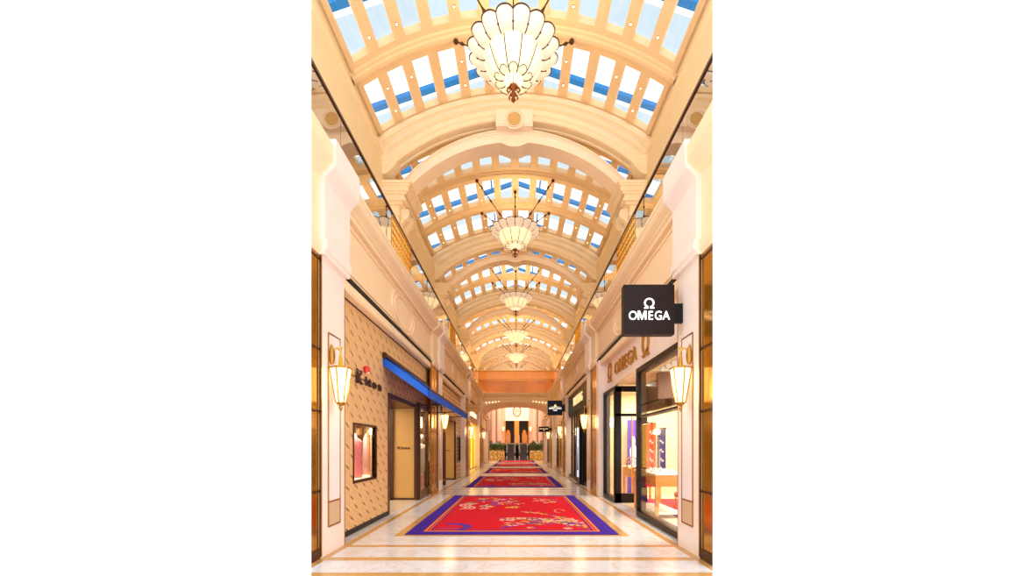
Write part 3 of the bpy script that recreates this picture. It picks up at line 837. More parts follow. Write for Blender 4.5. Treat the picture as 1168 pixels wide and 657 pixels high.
# small display window
window(-1, WX-.015, 7.64, 8.92, .92, 2.06, 'bronze', .04)
room(-1, 7.6, 9.66, WX+.13, 3.75, 2.15, 'shopwood', z0=.9)
pb = MB().box(-3.75, -3.08, 7.6, 9.66, .88, .955); struct(pb.build('trim_161', 'litshelf'))
mt = thing('mannequin_bust', 'pink jacket over a white blouse on a bust in the small left display window', 'mannequin', (-3.34, 8.70, .955))
MB().loft([(.0, .17, .11, 0, 0), (.2, .17, .12, 0, 0), (.42, .12, .09, 0, 0), (.62, .16, .11, 0, 0), (.76, .18, .10, 0, 0), (.83, .09, .06, 0, 0), (.85, .05, .05, 0, 0)]).build('jacket', 'pink', mt, True)
MB().loft([(.78, .10, .08, .02, 0), (.84, .055, .055, 0, 0), (.93, .045, .045, 0, 0)]).build('neck', 'shirt', mt, True)
mb = MB()
for sg in (-1, 1): mb.tube([(0, sg*.15, .77), (.02, sg*.21, .55), (.06, sg*.20, .32)], [.055, .048, .04], 8)
mb.build('sleeve', 'pink', mt, True)
MB().loft([(.60, .02, .05, .13, 0), (.80, .03, .06, .10, 0)]).build('blouse', 'shirt', mt, True)
mt = thing('hanging_garment', 'pale rose garment hanging at the centre of the small left display window', 'garment', (-3.25, 9.18, .955))
MB().loft([(.05, .10, .14, 0, 0), (.5, .09, .13, 0, 0), (.85, .07, .11, 0, 0), (.95, .03, .04, 0, 0)]).build('cloth', 'mauve', mt, True)
MB().tube([(0, 0, .93), (0, .02, 1.02), (0, 0, 1.06)], .008, 5).build('hook', 'brass', mt)
mt = thing('hanging_garment', 'dark red garment hanging at the far side of the small left display window', 'garment', (-3.22, 9.50, .955))
MB().loft([(.05, .09, .12, 0, 0), (.5, .08, .11, 0, 0), (.85, .07, .10, 0, 0), (.95, .03, .04, 0, 0)]).build('cloth', 'red', mt, True)
MB().tube([(0, 0, .93), (0, .02, 1.02), (0, 0, 1.06)], .008, 5).build('hook', 'brass', mt)
area('window_light', (-3.4, 8.6, 2.1), .6, 22)
# portal
pf = MB()
pf.box(-WX+.02, -3.9, 9.70, 9.80, 0, 2.85); pf.box(-WX+.03, -3.75, 9.70, 12.45, 2.76, 2.88)
pf.box(-WX+.03, -WX-.05, 12.38, 12.50, 0, 2.80); pf.box(-3.9, -WX, 12.36, 12.44, 0, .06)
pf.box(-3.62, -3.70, 12.36, 12.44, 0, 2.78)
struct(pf.build('door_1', 'tanframe'))
tp = thing('portal_panel', 'tan lacquered panel with small dark lettering facing the entrance under the blue awning', 'panel', (-3.3, 12.42, 0))
MB().box(-.32, .29, 0, .08, .06, 2.76).build('panel', 'tanpanel', tp)
MB().box(-.34, .31, -.012, .0, .0, .07).build('kick_plate', 'tanframe', tp)
text('lettering', 'Kiton', 'letterbrown', .11, (-.02, -.012, 1.58), R_FRONT, tp, .004, .003, 1.25, space=1.25)
struct(MB().box(-6.2, -2.93, 9.8, 13.7, 0, .012).build('floor_portal', 'shopfloor'))
room(-1, 9.8, 13.72, WX+.85, 6.2, 2.95, 'shopwood')
area('shop_light', (-4.8, 11.2, 2.9), 1.6, 60)
area('sign_backlight', (-WX+.05, 8.42, 2.95), .3, 16, (1, .84, .55), (0, -PI/2, 0), 1.5)
# clothes on shelves inside the portal
rk = thing('clothes_rail', 'dark clothes rail with garments glimpsed through the left portal', 'clothes rail', (-4.9, 12.6, 0))
m = MB(); m.tube([(-.8, 0, 0), (-.8, 0, 1.7), (.8, 0, 1.7), (.8, 0, 0)], .02, 6); m.build('rail', 'black', rk)
for i in range(8):
    MB().loft([(.75, .04, .17, 0, 0), (1.4, .04, .16, 0, 0), (1.62, .03, .14, 0, 0), (1.69, .01, .02, 0, 0)], 10, (-.7+i*.2, 0, 0)).build('garment', ['dark', 'navy', 'pink', 'shirt'][i % 4], rk)
# display window after the portal
window(-1, 2.85, 12.50, 13.69, .18, 2.86, 'tanframe', .07)
struct(MB().box(-2.85, -WX-.12, 12.5, 13.69, 0, .18).build('baseboard_left_display', 'tanframe'))
room(-1, 12.55, 14.7, 2.94, 3.9, 2.85, 'shopwood', z0=.2)
area('window_light', (-3.35, 13.6, 2.8), .6, 40)
def mannequin(loc, label, top, bottom, rz=0):
    t = thing('mannequin', label, 'mannequin', loc, None, rz)
    MB().loft([(0, .10, .08, 0, 0), (.1, .09, .07, 0, 0), (.45, .085, .075, 0, 0), (.8, .13, .10, 0, 0), (.95, .15, .11, 0, 0)]).build('trousers', bottom, t, True)
    MB().loft([(.85, .18, .12, 0, 0), (1.1, .14, .10, 0, 0), (1.3, .19, .12, 0, 0), (1.45, .19, .10, 0, 0), (1.5, .08, .06, 0, 0)]).build('jacket', top, t, True)
    MB().loft([(1.48, .05, .05, 0, 0), (1.58, .045, .045, 0, 0), (1.62, .07, .08, 0, 0), (1.72, .085, .10, 0, 0), (1.80, .06, .07, 0, 0), (1.83, .02, .02, 0, 0)]).build('head', 'shirt', t, True)
    for sg in (-1, 1):
        MB().tube([(sg*.19, 0, 1.43), (sg*.25, .02, 1.15), (sg*.22, -.06, .92)], [.06, .05, .035], 8).build('sleeve', top, t, True)
    return t
mannequin((-3.15, 14.0, .2), 'white suited mannequin in the display window beside the tan portal panel', 'shirt', 'shirt', .6)
mannequin((-3.30, 14.45, .2), 'dark trousered mannequin behind the white one in the display window past the portal', 'shirt', 'dark', .6)
pd = thing('display_plinth', 'low pink plinth on the floor of the display window past the portal', 'plinth', (-3.05, 13.3, .2))
MB().box(-.05, .05, -.12, .12, 0, .5).build('block', 'pink', pd); MB().box(-.06, .06, -.13, .13, .5, .52).build('top', 'white', pd)
gl = thing('light_strip', 'vertical strip of round bulbs at the far edge of the left display window', 'light', (-2.98, 14.45, .25))
MB().box(-.02, .02, -.02, .02, 0, 2.5).build('strip', 'brass', gl)
bb = MB()
for i in range(12): bb.ball((.03, 0, .15+.2*i), .035, 6)
bb.build('bulb', 'litshelf', gl, True)

# Kiton sign on woven wall
sg_ = thing('wall_sign', 'small backlit dark serif lettering with a red dot on the woven wall', 'sign', (-WX+.035, 8.42, 2.95))
for i, (c_, y) in enumerate(zip('Kiton', (-.55, -.19, .0, .28, .62))):
    sz = .31 if c_ == 'K' else .26
    text('letter', c_, 'letterbrown', sz, (0, y, -.02), R_LEFT, sg_, .012, .008, 1.45)
kb = MB()
for y_, z_ in ((-.645, .10), (-.645, -.125), (-.46, .10), (-.45, -.125)): kb.box(-.01, .012, y_-.055, y_+.055, z_, z_+.025)
kb.build('letter_serif', 'letterbrown', sg_)
hb = MB(); hb.box(-.035, -.012, -.80, .80, -.03, -.015); hb.build('mounting_rail', 'brass', sg_)
MB().ball((0, -.19, .20), .075, 12).build('red_dot', 'reddot', sg_, True)

# blue awning
aw = thing('awning', 'long blue retractable awning over the left shop portals', 'awning', (-WX, 9.35, 0))
m = MB(); ya, yb_ = .0, 7.2
top = [[(0, y, 3.68-.03*y/7.2), (.55, y, 3.30), (1.05, y, 2.93)] for y in np.linspace(ya, yb_, 9)]
m.grid(top); m.grid([[(p[0], p[1], p[2]-.03) for p in r] for r in top])
for y in (ya, yb_): m.add([(0, y, 3.68), (.55, y, 3.30), (1.05, y, 2.93), (1.05, y, 2.90), (.55, y, 3.27), (0, y, 3.65)], [(0, 1, 4, 5), (1, 2, 3, 4)])
m.build('canvas', 'blueawn', aw)
MB().box(1.03, 1.06, ya, yb_, 2.72, 2.94).build('valance', 'blueawn', aw)
MB().add([(0, ya, 3.68), (1.05, ya, 2.93), (1.05, ya, 2.72), (0, ya, 3.46), (0, ya+.02, 3.68), (1.05, ya+.02, 2.93), (1.05, ya+.02, 2.72), (0, ya+.02, 3.46)],
         [(0, 1, 2, 3), (7, 6, 5, 4), (0, 4, 5, 1), (1, 5, 6, 2), (2, 6, 7, 3), (3, 7, 4, 0)]).build('side_flap', 'blueawn', aw)
MB().tube([(1.05, ya, 2.92), (1.05, yb_, 2.92)], .03, 8).build('front_bar', 'bronze', aw)
MB().tube([(.04, ya-.05, 3.68), (.04, yb_, 3.64)], .07, 10).build('roller_tube', 'bronze', aw)
for y in (2.45, 4.9, 7.1): MB().tube([(0, y, 2.78), (1.05, y, 2.82)], .02, 6).build('support_arm', 'bronze', aw)
# ---- LEFT BAY 2
y2 = 15.6
struct(MB().box(-WX, -WX-.12, 15.6, 22.5, 2.95, 4.26).build('wall_left_second_head', 'ribbed'))
struct(MB().box(-WX+.015, -WX-.12, 15.6, 22.5, 4.22, 4.27).build('trim_162', 'black'))
pf = MB(); pf.box(-WX+.03, -3.9, 17.5, 20.3, 2.85, 2.98); pf.box(-WX+.03, -WX-.05, 20.25, 20.37, 0, 2.9); pf.box(-3.9, -WX, 20.2, 20.3, 0, .07); pf.box(-WX+.02, -3.9, 17.4, 17.5, 0, 2.98)
struct(pf.build('door_2', 'tanframe'))
tp = thing('portal_panel', 'plain tan panel facing the entrance in the second left shop portal', 'panel', (-3.3, 20.25, 0))
MB().box(-.4, .29, 0, .08, .07, 2.85).build('panel', 'tanpanel', tp); MB().box(-.2, .1, -.01, 0, 1.42, 1.45).build('handle', 'bronze', tp)
window(-1, WX-.01, 15.65, 17.4, .18, 2.95, 'tanframe', .1)
room(-1, 15.6, 17.45, WX+.13, 4.0, 2.95, 'shopwood')
gl = thing('light_strip', 'vertical strip of round bulbs just past the second left pilaster', 'light', (-3.12, 16.1, .25))
MB().box(-.02, .02, -.02, .02, 0, 2.5).build('strip', 'brass', gl)
bb = MB()
for i in range(12): bb.ball((.03, 0, .15+.2*i), .035, 6)
bb.build('bulb', 'litshelf', gl, True)
area('window_light', (-3.5, 16.5, 2.9), .6, 25)
room(-1, 17.5, 22.4, WX+.85, 6, 3.0, 'shopwood'); area('shop_light', (-4.6, 19, 2.9), 1.5, 50)
wall_with_hole(-1, WX, 20.37, 22.5, 0, 2.95, 20.95, 21.95, .9, 2.1, 'ribbed', 'wall_left_second_shop')
window(-1, WX-.02, 20.9, 22.0, .86, 2.14, 'black', .05)
room(-1, 20.8, 22.1, WX+.13, 3.5, 2.3, 'shopwood'); 
mb = thing('mannequin_bust', 'dark jacket bust in the small window of the second left shop', 'mannequin', (-3.25, 21.4, 1.0))
MB().box(-.15, .15, -.3, .3, -.1, 0).build('stand', 'white', mb)
MB().loft([(.0, .14, .16, 0, 0), (.3, .11, .13, 0, 0), (.55, .14, .18, 0, 0), (.7, .08, .1, 0, 0), (.8, .04, .04, 0, 0)]).build('jacket', 'dark', mb, True)
# projecting tan sign
ts = thing('projecting_sign', 'small tan rectangular sign projecting from the third left pilaster', 'sign', (-2.62, 23.2, 3.62))
MB().box(-.1, .58, 0, .1, 0, .38).build('sign_box', 'tanpanel', ts); MB().box(-.2, -.1, .02, .08, .12, .26).build('bracket', 'bronze', ts)
bl = MB(); bl.box(.02, .10, -.008, 0, .15, .22); bl.box(.14, .34, -.008, 0, .16, .21); bl.box(.38, .46, -.008, 0, .15, .22); bl.build('lettering', 'brass', ts)
fr_ = MB(); fr_.box(-.12, .6, -.01, .11, .38, .40); fr_.box(-.12, .6, -.01, .11, -.02, 0); fr_.build('sign_frame', 'brass', ts)
# ---- LEFT BAY 3 and 4 : yellow-lit windows
for (a, b, mm_) in ((24.5, 31.2, 'yellowlit'), (33.4, 40.4, 'shopcream')):
    struct(MB().box(-WX, -WX-.12, a, b, 3.3, 4.26).build('wall_left_far_head', 'frieze'))
    n_ = 3; w_ = (b-a)/n_
    for i in range(n_): window(-1, WX, a+i*w_, a+(i+1)*w_, .1, 3.3, 'gold', .1)
    room(-1, a, b, WX+.13, 3.9, 3.3, mm_)
    area('shop_light', (-3.4, (a+b)/2, 3.25), .5, 50, sy=5)
ls = thing('lit_sign', 'white lit fascia sign above the yellow window on the left', 'sign', (-2.90, 26.5, 3.62))
MB().box(-.04, .03, 0, 3.4, 0, .32).build('sign_box', 'litshelf', ls); MB().box(-.045, .035, -.05, 3.45, -.04, 0).build('frame', 'brass', ls)

# ---- RIGHT BAY 1 : watch shop
struct(MB().box(WX, WX+.12, 6.74, 13.5, 3.39, 4.27).build('wall_right_shop_fascia', 'pil'))
struct(MB().box(WX-.005, WX+.1, 6.74, 7.02, 0, 3.39).build('wall_right_shop_pier', 'pil'))
# big frames (espresso) proud of the fascia
window(1, WX-.08, 7.02, 9.62, .02, 3.42, 'espresso', .11, mull=(), trans=(2.30,), d=.2)
window(1, WX-.08, 11.75, 13.28, .02, 3.34, 'espresso', .11, mull=(), d=.2)
struct(MB().box(WX-.08, WX+.12, 13.9, 14.0, 0, 3.39).build('trim_163', 'pil'))
# recessed return with glazed door facing the entrance
dr = MB(); y = 11.72
dr.box(2.90, 3.06, y, y+.12, 0, 3.3); dr.box(3.66, 3.8, y, y+.12, 0, 3.3); dr.box(2.9, 3.8, y, y+.12, 3.18, 3.34); dr.box(2.9, 3.8, y, y+.12, 2.48, 2.56); dr.box(2.9, 3.8, y, y+.12, 0.02, .28)

do = struct(dr.build('door_3', 'espresso'))
MB().box(3.06, 3.66, y+.05, y+.06, .28, 3.18).build('pane', 'glass', do)
hd = MB(); hd.tube([(3.34, y-.05, .3), (3.34, y-.05, 2.48)], .02, 8); 
for q in np.linspace(0, 2*PI, 9)[:-1]: pass
hd.tube([(3.34+.16*math.cos(a), y-.06, 1.15+.16*math.sin(a)) for a in np.linspace(0, 2*PI, 25)], .018, 6, False)
hd.tube([(3.34+.08*math.cos(a), y-.06, 1.15+.08*math.sin(a)) for a in np.linspace(0, 2*PI, 25)], .015, 6, False)
hd.tube([(3.50, y-.05, .3), (3.50, y-.05, 3.1)], .016, 8)
hd.build('handle', 'gold', do, True)
struct(MB().box(2.9, 3.85, 9.62, 11.75, 3.38, 3.42).build('ceiling_portal', 'shopcream'))
struct(MB().box(2.9, 6.5, 9.62, 11.75, 0, .006).build('floor_portal', 'marble'))
b_ = MB(); b_.box(3.80, 3.92, 9.62, 11.75, 2.6, 3.4); b_.box(2.9, 3.06, 9.60, 9.66, 0.0, 3.39); struct(b_.build('trim_164', 'espresso'))
room(1, 6.9, 14.0, WX+.14, 7.6, 3.42, 'shopcream')
area('shop_light', (5.2, 8.6, 3.38), 2.6, 420, (1, .86, .66)); area('shop_light', (4.6, 12.2, 3.38), 2.0, 300, (1, .86, .66))
# OMEGA lettering on the fascia and the projecting box
ws = thing('wall_sign', 'gold raised lettering between two omega symbols on the pale fascia', 'sign', (WX-.02, 10.84, 3.86))
watch_word('lettergold', .50, (0, 0, 0), R_RIGHT, ws, .03, 0, 1.15)
text('omega_symbol', '\u03a9', 'lettergold', .78, (0, 1.76, .02), R_RIGHT, ws, .03, -.004, .9)
text('omega_symbol', '\u03a9', 'lettergold', .78, (0, -1.76, .02), R_RIGHT, ws, .03, -.004, .9)
bs = thing('projecting_sign', 'large square dark brown box sign with white lettering on the nearest right pilaster', 'sign', (2.18, 6.5, 3.38))
MB().box(-.40, .40, 0, .15, 0, .785).build('sign_box', 'signbrown', bs)
MB().box(-.395, .395, .15, .17, .005, .78).build('back_rim', 'brass', bs)
MB().box(.40, .56, .04, .12, .20, .50).build('bracket', 'black', bs)
text('omega_symbol', '\u03a9', 'signwhite', .22, (0, -.006, .485), R_FRONT, bs, .004, .0012, 1.1)
watch_word('signwhite', .195, (0, -.006, .30), R_FRONT, bs, .004, .0015, .88)
# display table by window
tb = thing('display_table', 'honey oak display table with white top behind the large right shop window', 'table', (3.50, 9.95, 0))
MB().box(-.35, .35, -.85, .85, .98, 1.02).build('glass_top', 'white', tb)
MB().box(-.34, .34, -.84, .84, .72, .98).build('drawer_case', 'orangewood', tb)
for sx in (-1, 1):
    for sy in (-1, 1): MB().box(sx*.34, sx*.27, sy*.84, sy*.77, .024, .72).build('leg', 'orangewood', tb)
MB().box(-.30, .30, -.80, .80, .10, .14).build('lower_rail', 'white', tb)
for i, yy in enumerate((9.35, 9.75, 10.15)):
    w = thing('watch_tray', ['tray of watches at the near end of the oak display table', 'middle tray of watches on the oak display table', 'tray of watches at the far end of the oak display table'][i], 'tray', (3.48, yy, 1.022), 'watch trays on the oak table')
    MB().box(-.2, .2, -.16, .16, 0, .03).build('tray', 'white', w)
    wm = MB()
    for a in (-.12, 0, .12):
        wm.tube([(a+.045*math.cos(q), 0+.06*math.sin(q), .055) for q in np.linspace(0, 2*PI, 13)], .012, 5, False)
        wm.lathe([(.001, .05), (.03, .055), (.03, .065), (.001, .066)], (a, 0, 0), 10)
    wm.build('watch', 'silver', w); 
gc = thing('glass_showcase', 'clear glass showcase standing on the oak display table', 'showcase', (3.50, 10.55, 1.022))
mm_ = MB()
for sx in (-1, 1):
    for sy in (-1, 1): mm_.tube([(sx*.2, sy*.15, 0), (sx*.2, sy*.15, .5)], .008, 5)
mm_.build('frame', 'silver', gc); MB().box(-.2, .2, -.15, .15, .01, .5).build('glass_box', 'glass', gc)
for i, (cx_, cy_) in enumerate(((4.15, 9.9), (4.75, 10.6))):
    c = thing('armchair', ['tan leather chair behind the oak display table, nearer the window end', 'tan leather chair farther inside the right shop'][i], 'chair', (cx_, cy_, 0), 'leather chairs in the watch shop')
    MB().loft([(.40, .26, .26, 0, 0), (.48, .27, .27, 0, 0), (.52, .24, .24, 0, 0)]).build('seat', 'chair', c, True)
    m = MB(); rows = []
    for z in (.515, .62, .78, .85): rows.append([((.27)*math.cos(a), (.27)*math.sin(a), z) for a in np.linspace(-PI*.65, PI*.65, 11)])
    m.grid(rows); m.build('backrest', 'chair', c, True)
    for sx in (-1, 1):
        for sy in (-1, 1): MB().tube([(sx*.17, sy*.17, .42), (sx*.2, sy*.2, .026)], .016, 6).build('leg', 'brass', c)
bn = thing('banner', 'tall red banner with white script inside the right shop window', 'banner', (3.80, 11.4, .5))
MB().box(-.14, .14, 0, .03, 0, 1.75).build('cloth', 'red', bn); MB().box(-.15, .15, -.01, .04, 1.75, 1.79).build('top_bar', 'black', bn)
s_m = MB()
for i in range(6):
    s_m.tube([(.05*math.sin(q*2), -.012, .2+.25*i+.03*q) for q in np.linspace(0, PI, 9)], .012, 5)
s_m.build('script', 'shirt', bn)
bn = thing('banner', 'tall navy banner with white script standing beside the red banner', 'banner', (4.09, 11.4, .5))
MB().box(-.12, .12, 0, .03, 0, 1.6).build('cloth', 'navy', bn); MB().box(-.13, .13, -.01, .04, 1.6, 1.64).build('top_bar', 'black', bn)
s_m = MB()
for i in range(5): s_m.tube([(.05*math.sin(q*2), -.012, .2+.25*i+.03*q) for q in np.linspace(0, PI, 9)], .012, 5)
s_m.build('script', 'shirt', bn)
rg = tag(MB().box(3.85, 6.9, 8.2, 12.6, .013, .022).build('rug', 'red'), 'red rug on the floor inside the right watch shop', 'rug')
rgb_ = MB().box(3.73, 3.85, 8.1, 12.7, .013, .022); rgb_.build('border', 'purple', rg)
pp = thing('purple_partition', 'purple display wall with a white figure print seen through the glazed shop door', 'partition', (4.25, 13.6, 0))
MB().box(-.5, -.15, 0, .08, .012, 2.5).build('panel', 'purple', pp)
MB().loft([(.5, .10, .02, 0, -.02), (.9, .08, .02, 0, -.02), (1.3, .13, .02, .02, -.02), (1.5, .05, .02, 0, -.02), (1.62, .07, .02, 0, -.02), (1.75, .03, .02, 0, -.02)], 12, (-.33, 0, .2)).build('figure_print', 'screen', pp, True)
cn = thing('counter', 'honey oak display counter behind the second window of the watch shop', 'counter', (3.75, 12.6, 0))
MB().box(-.3, .3, -.5, .5, .7, .98).build('case', 'orangewood', cn); MB().box(-.31, .31, -.51, .51, .98, 1.02).build('top', 'white', cn)
for sx in (-1, 1):
    for sy in (-1, 1): MB().box(sx*.29, sx*.23, sy*.49, sy*.43, .024, .7).build('leg', 'orangewood', cn)
cl_ = thing('ceiling_beam', 'dark wooden ceiling bulkhead inside the watch shop above the window', 'beam', (4.6, 9.7, 2.65))
MB().box(-1.2, .2, -.05, .1, .1, .7).build('panel', 'shopwood', cl_)
for i in range(6):
    pass
dp = struct(MB().box(5.6, 5.7, 7.0, 9.6, 0, 2.6).build('wall_shop_inner', 'shopcream'))
lv = MB()
for i in range(7): lv.box(3.3, 6.4, 7.2+i*.33, 7.28+i*.33, 3.30, 3.40)
struct(lv.build('ceiling_louvre', 'white'))

# ---- RIGHT BAY 2 : black shop front
struct(MB().box(WX-.1, WX+.12, 15.6, 22.45, 3.30, 4.27).build('wall_right_second_fascia', 'black'))
ws = thing('wall_sign', 'lit pale gold capital lettering on the black shop fascia', 'sign', (WX-.13, 18.6, 3.78))
text('lettering', 'BREITLING', 'signgold', .56, (0, 0, 0), R_RIGHT, ws, .012, 0, 1.0, space=1.05)
window(1, WX-.06, 15.6, 17.3, .05, 3.3, 'black', .12, mull=(16.4,))
window(1, WX-.06, 19.4, 22.4, .05, 3.3, 'black', .12, mull=(20.4, 21.4))
dm = MB(); dm.box(WX-.1, WX+.1, 17.3, 17.42, 0, 3.3); dm.box(WX-.1, WX+.1, 19.28, 19.4, 0, 3.3); dm.box(WX-.08, WX+.1, 17.42, 19.28, 2.7, 3.3); dm.box(WX-.08, WX+.08, 17.42, 17.6, 0, 2.7)
d4 = struct(dm.build('door_4', 'black')); MB().box(WX, WX+.01, 17.6, 19.28, 0, 2.7).build('pane', 'glass', d4)
sk = thing('display_screen', 'tall narrow lit screen in a black frame at the black shop front', 'screen', (WX-.14, 18.0, 0))
MB().box(-.06, .06, -.4, .4, 0, 2.75).build('frame', 'black', sk); MB().box(-.065, -.06, -.3, .3, .3, 2.45).build('screen', 'screen', sk)
MB().loft([(.6, .005, .2, 0, 0), (1.2, .005, .14, 0, 0), (1.6, .005, .07, 0, 0)], 12, (-.07, 0, 0)).build('figure', 'navy', sk)
room(1, 15.6, 22.4, WX+.13, 5.4, 3.3, 'goldmirror', ceilm='shopwood'); area('shop_light', (4, 19, 3.2), 1, 120, sy=5)
for i in range(3):
    sh = thing('shelf_unit', ['gold shelf unit behind the near window of the black shop front', 'gold shelf unit at the middle of the black shop front', 'gold shelf unit behind the far window of the black shop front'][i], 'shelf', (3.6, 16.4+i*2.3, 0))
    m = MB()
    for z in (.5, .95, 1.4, 1.85): MB().box(-.15, .15, -.6, .6, z, z+.04).build('shelf', 'litshelf', sh)
    m.box(.15, .18, -.6, .6, 0, 2.4); m.box(-.15, .15, -.62, -.58, 0, 2.4); m.box(-.15, .15, .58, .62, 0, 2.4); m.build('frame', 'gold', sh)
ns = thing('projecting_sign', 'square navy sign with gold winged emblem on the third right pilaster', 'sign', (2.22, 23.0, 3.38))
MB().box(-.42, .40, 0, .12, 0, .82).build('sign_box', 'signnavy', ns); MB().box(.40, .53, .03, .09, .2, .6).build('bracket', 'black', ns)
em2 = MB()
em2.add([(-.10, -.012, .45), (.10, -.012, .45), (.03, -.012, .60), (-.03, -.012, .60), (-.10, 0, .45), (.10, 0, .45), (.03, 0, .60), (-.03, 0, .60)],
        [(0, 1, 2, 3), (0, 1, 5, 4), (1, 2, 6, 5), (2, 3, 7, 6), (3, 0, 4, 7)])
for sg in (-1, 1):
    em2.add([(sg*.10, -.010, .475), (sg*.30, -.010, .475), (sg*.24, -.010, .455), (sg*.10, -.010, .45)], [(0, 1, 2, 3)])
em2.build('winged_emblem', 'signgold', ns)
text('lettering', 'BREITLING', 'signwhite', .135, (0, -.006, .385), R_FRONT, ns, .003, .002, 1.1)
bl = MB(); bl.box(-.10, .10, -.006, 0, .25, .29); bl.build('lettering', 'signwhite', ns)
bs2 = thing('projecting_sign', 'small black rectangular sign projecting far down the right side, before the arch', 'sign', (2.15, 31.6, 2.76))
MB().box(-.40, .38, 0, .1, 0, .42).build('sign_box', 'black', bs2); MB().box(.38, .60, .03, .07, .12, .3).build('bracket', 'black', bs2)
bl = MB(); bl.box(-.34, -.14, -.006, 0, .22, .27); bl.box(-.10, .06, -.006, 0, .23, .27); bl.box(.10, .30, -.006, 0, .22, .27); bl.box(-.06, .06, -.006, 0, .12, .16); bl.build('lettering', 'signgold', bs2)
# ---- RIGHT BAYS 3, 4
for (a, b, mm_) in ((24.5, 31.2, 'shopwood'), (33.4, 40.4, 'shopwood')):
    struct(MB().box(WX-.02, WX+.12, a, b, 3.1, 4.26).build('wall_right_far_head', 'pil'))
    n_ = 4; w_ = (b-a)/n_
    for i in range(n_): window(1, WX-.03, a+i*w_, a+(i+1)*w_, .1, 3.1, 'bronze' if i % 2 == 0 else 'gold', .16)
    room(1, a, b, WX+.13, 3.9, 3.1, mm_)
    area('shop_light', (3.5, (a+b)/2, 3.05), .5, 60, sy=5)
for sd in (-1, 1):
    struct(MB().box(sd*2.73, sd*3.6, 40.4, 40.6, 0, 5.5).build('wall_end_'+SIDE[sd], 'pil'))

# ------------------------------------------------------------------ atrium beyond
struct(MB().box(-8, -7.8, 40.6, 59.5, 0, 8.4).build('wall_atrium_left', 'pinkcol'))
struct(MB().box(8, 7.8, 40.6, 59.5, 0, 8.4).build('wall_atrium_right', 'pinkcol'))
w = MB(); w.box(-8, -1.75, 59.3, 59.6, 0, 8.4); w.box(1.85, 8, 59.3, 59.6, 0, 8.4); w.box(-1.75, 1.85, 59.3, 59.6, 5.4, 8.4)
struct(w.build('wall_back', 'pinkcol'))
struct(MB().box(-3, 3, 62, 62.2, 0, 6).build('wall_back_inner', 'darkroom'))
struct(MB().box(-5, 5, 52.4, 62, 1.9, 2.12).build('floor_mezzanine', 'marble'))
# side galleries' soffits in the atrium
for sd in (-1, 1): struct(MB().box(sd*4.5, sd*8, 40.6, 59.5, 8.35, 8.6).build('ceiling_atrium', 'upper'))
for i, x in enumerate((-3.3, -2.5, 2.6, 3.4)):
    c = thing('column', ['outer pink fluted column left of the far doorway', 'inner pink fluted column left of the far doorway', 'inner pink fluted column right of the far doorway', 'outer pink fluted column right of the far doorway'][i], 'column', (x, 58.7, 2.12), 'pink fluted columns beside the far doorway')
    m = MB(); rows = []
    for z in (.15, 5.7):
        rows.append([((.28+.025*math.cos(a*12))*math.cos(a), (.28+.025*math.cos(a*12))*math.sin(a), z) for a in np.linspace(0, 2*PI, 73)])
    m.grid(rows); m.build('shaft', 'pinkcol', c, True)
    MB().box(-.34, .34, -.34, .34, 0, .15).build('base', 'pil', c); MB().box(-.36, .36, -.36, .36, 5.7, 6.0).build('capital', 'gold', c)
em = thing('emblem_panel', 'cream panel with round gold emblem above the far doorway', 'panel', (.07, 59.215, 5.5))
MB().box(-1.65, 1.7, 0, .08, -.1, 2.3).build('panel', 'emblem', em)
g = MB()
g.tube([(.52*math.cos(a), -.03, 1.25+.72*math.sin(a)) for a in np.linspace(0, 2*PI, 33)], .09, 6, False)
g.tube([(.12+.0, -.03, 1.65), (-.05, -.03, 1.45), (0, -.03, 1.25)], .05, 6); g.tube([(-.25, -.03, 1.5), (-.15, -.03, .95), (0, -.03, 1.25), (.15, -.03, .95), (.25, -.03, 1.5)], .045, 6)
g.tube([(-1.5, -.02, .25), (-.9, -.02, .5), (-.55, -.02, .9)], .03, 5); g.tube([(1.5, -.02, .25), (.9, -.02, .5), (.55, -.02, .9)], .03, 5)
g.build('emblem', 'lettergold', em, True)
dd = MB(); dd.box(-.3, .35, 59.0, 59.4, 2.12, 5.4); dd.box(-1.75, -1.6, 59.0, 59.4, 2.12, 5.4); dd.box(1.7, 1.85, 59.0, 59.4, 2.12, 5.4)
struct(dd.build('door_5', 'orangecol'))
dd = thing('doorway_mirror', 'amber arched mirror inside the far left doorway', 'mirror', (-1.25, 61.2, 2.12))
MB().loft([(0, .35, .05, 0, 0), (1.4, .35, .05, 0, 0), (1.9, .22, .05, 0, 0), (2.05, .05, .05, 0, 0)]).build('glass', 'orangecol', dd, True); MB().box(-.4, .4, -.08, .08, 0, .1).build('base', 'brass', dd)
dd = thing('doorway_mirror', 'amber arched mirror inside the far right doorway', 'mirror', (1.15, 61.2, 2.12))
MB().loft([(0, .35, .05, 0, 0), (1.4, .35, .05, 0, 0), (1.9, .22, .05, 0, 0), (2.05, .05, .05, 0, 0)]).build('glass', 'orangecol', dd, True); MB().box(-.4, .4, -.08, .08, 0, .1).build('base', 'brass', dd)
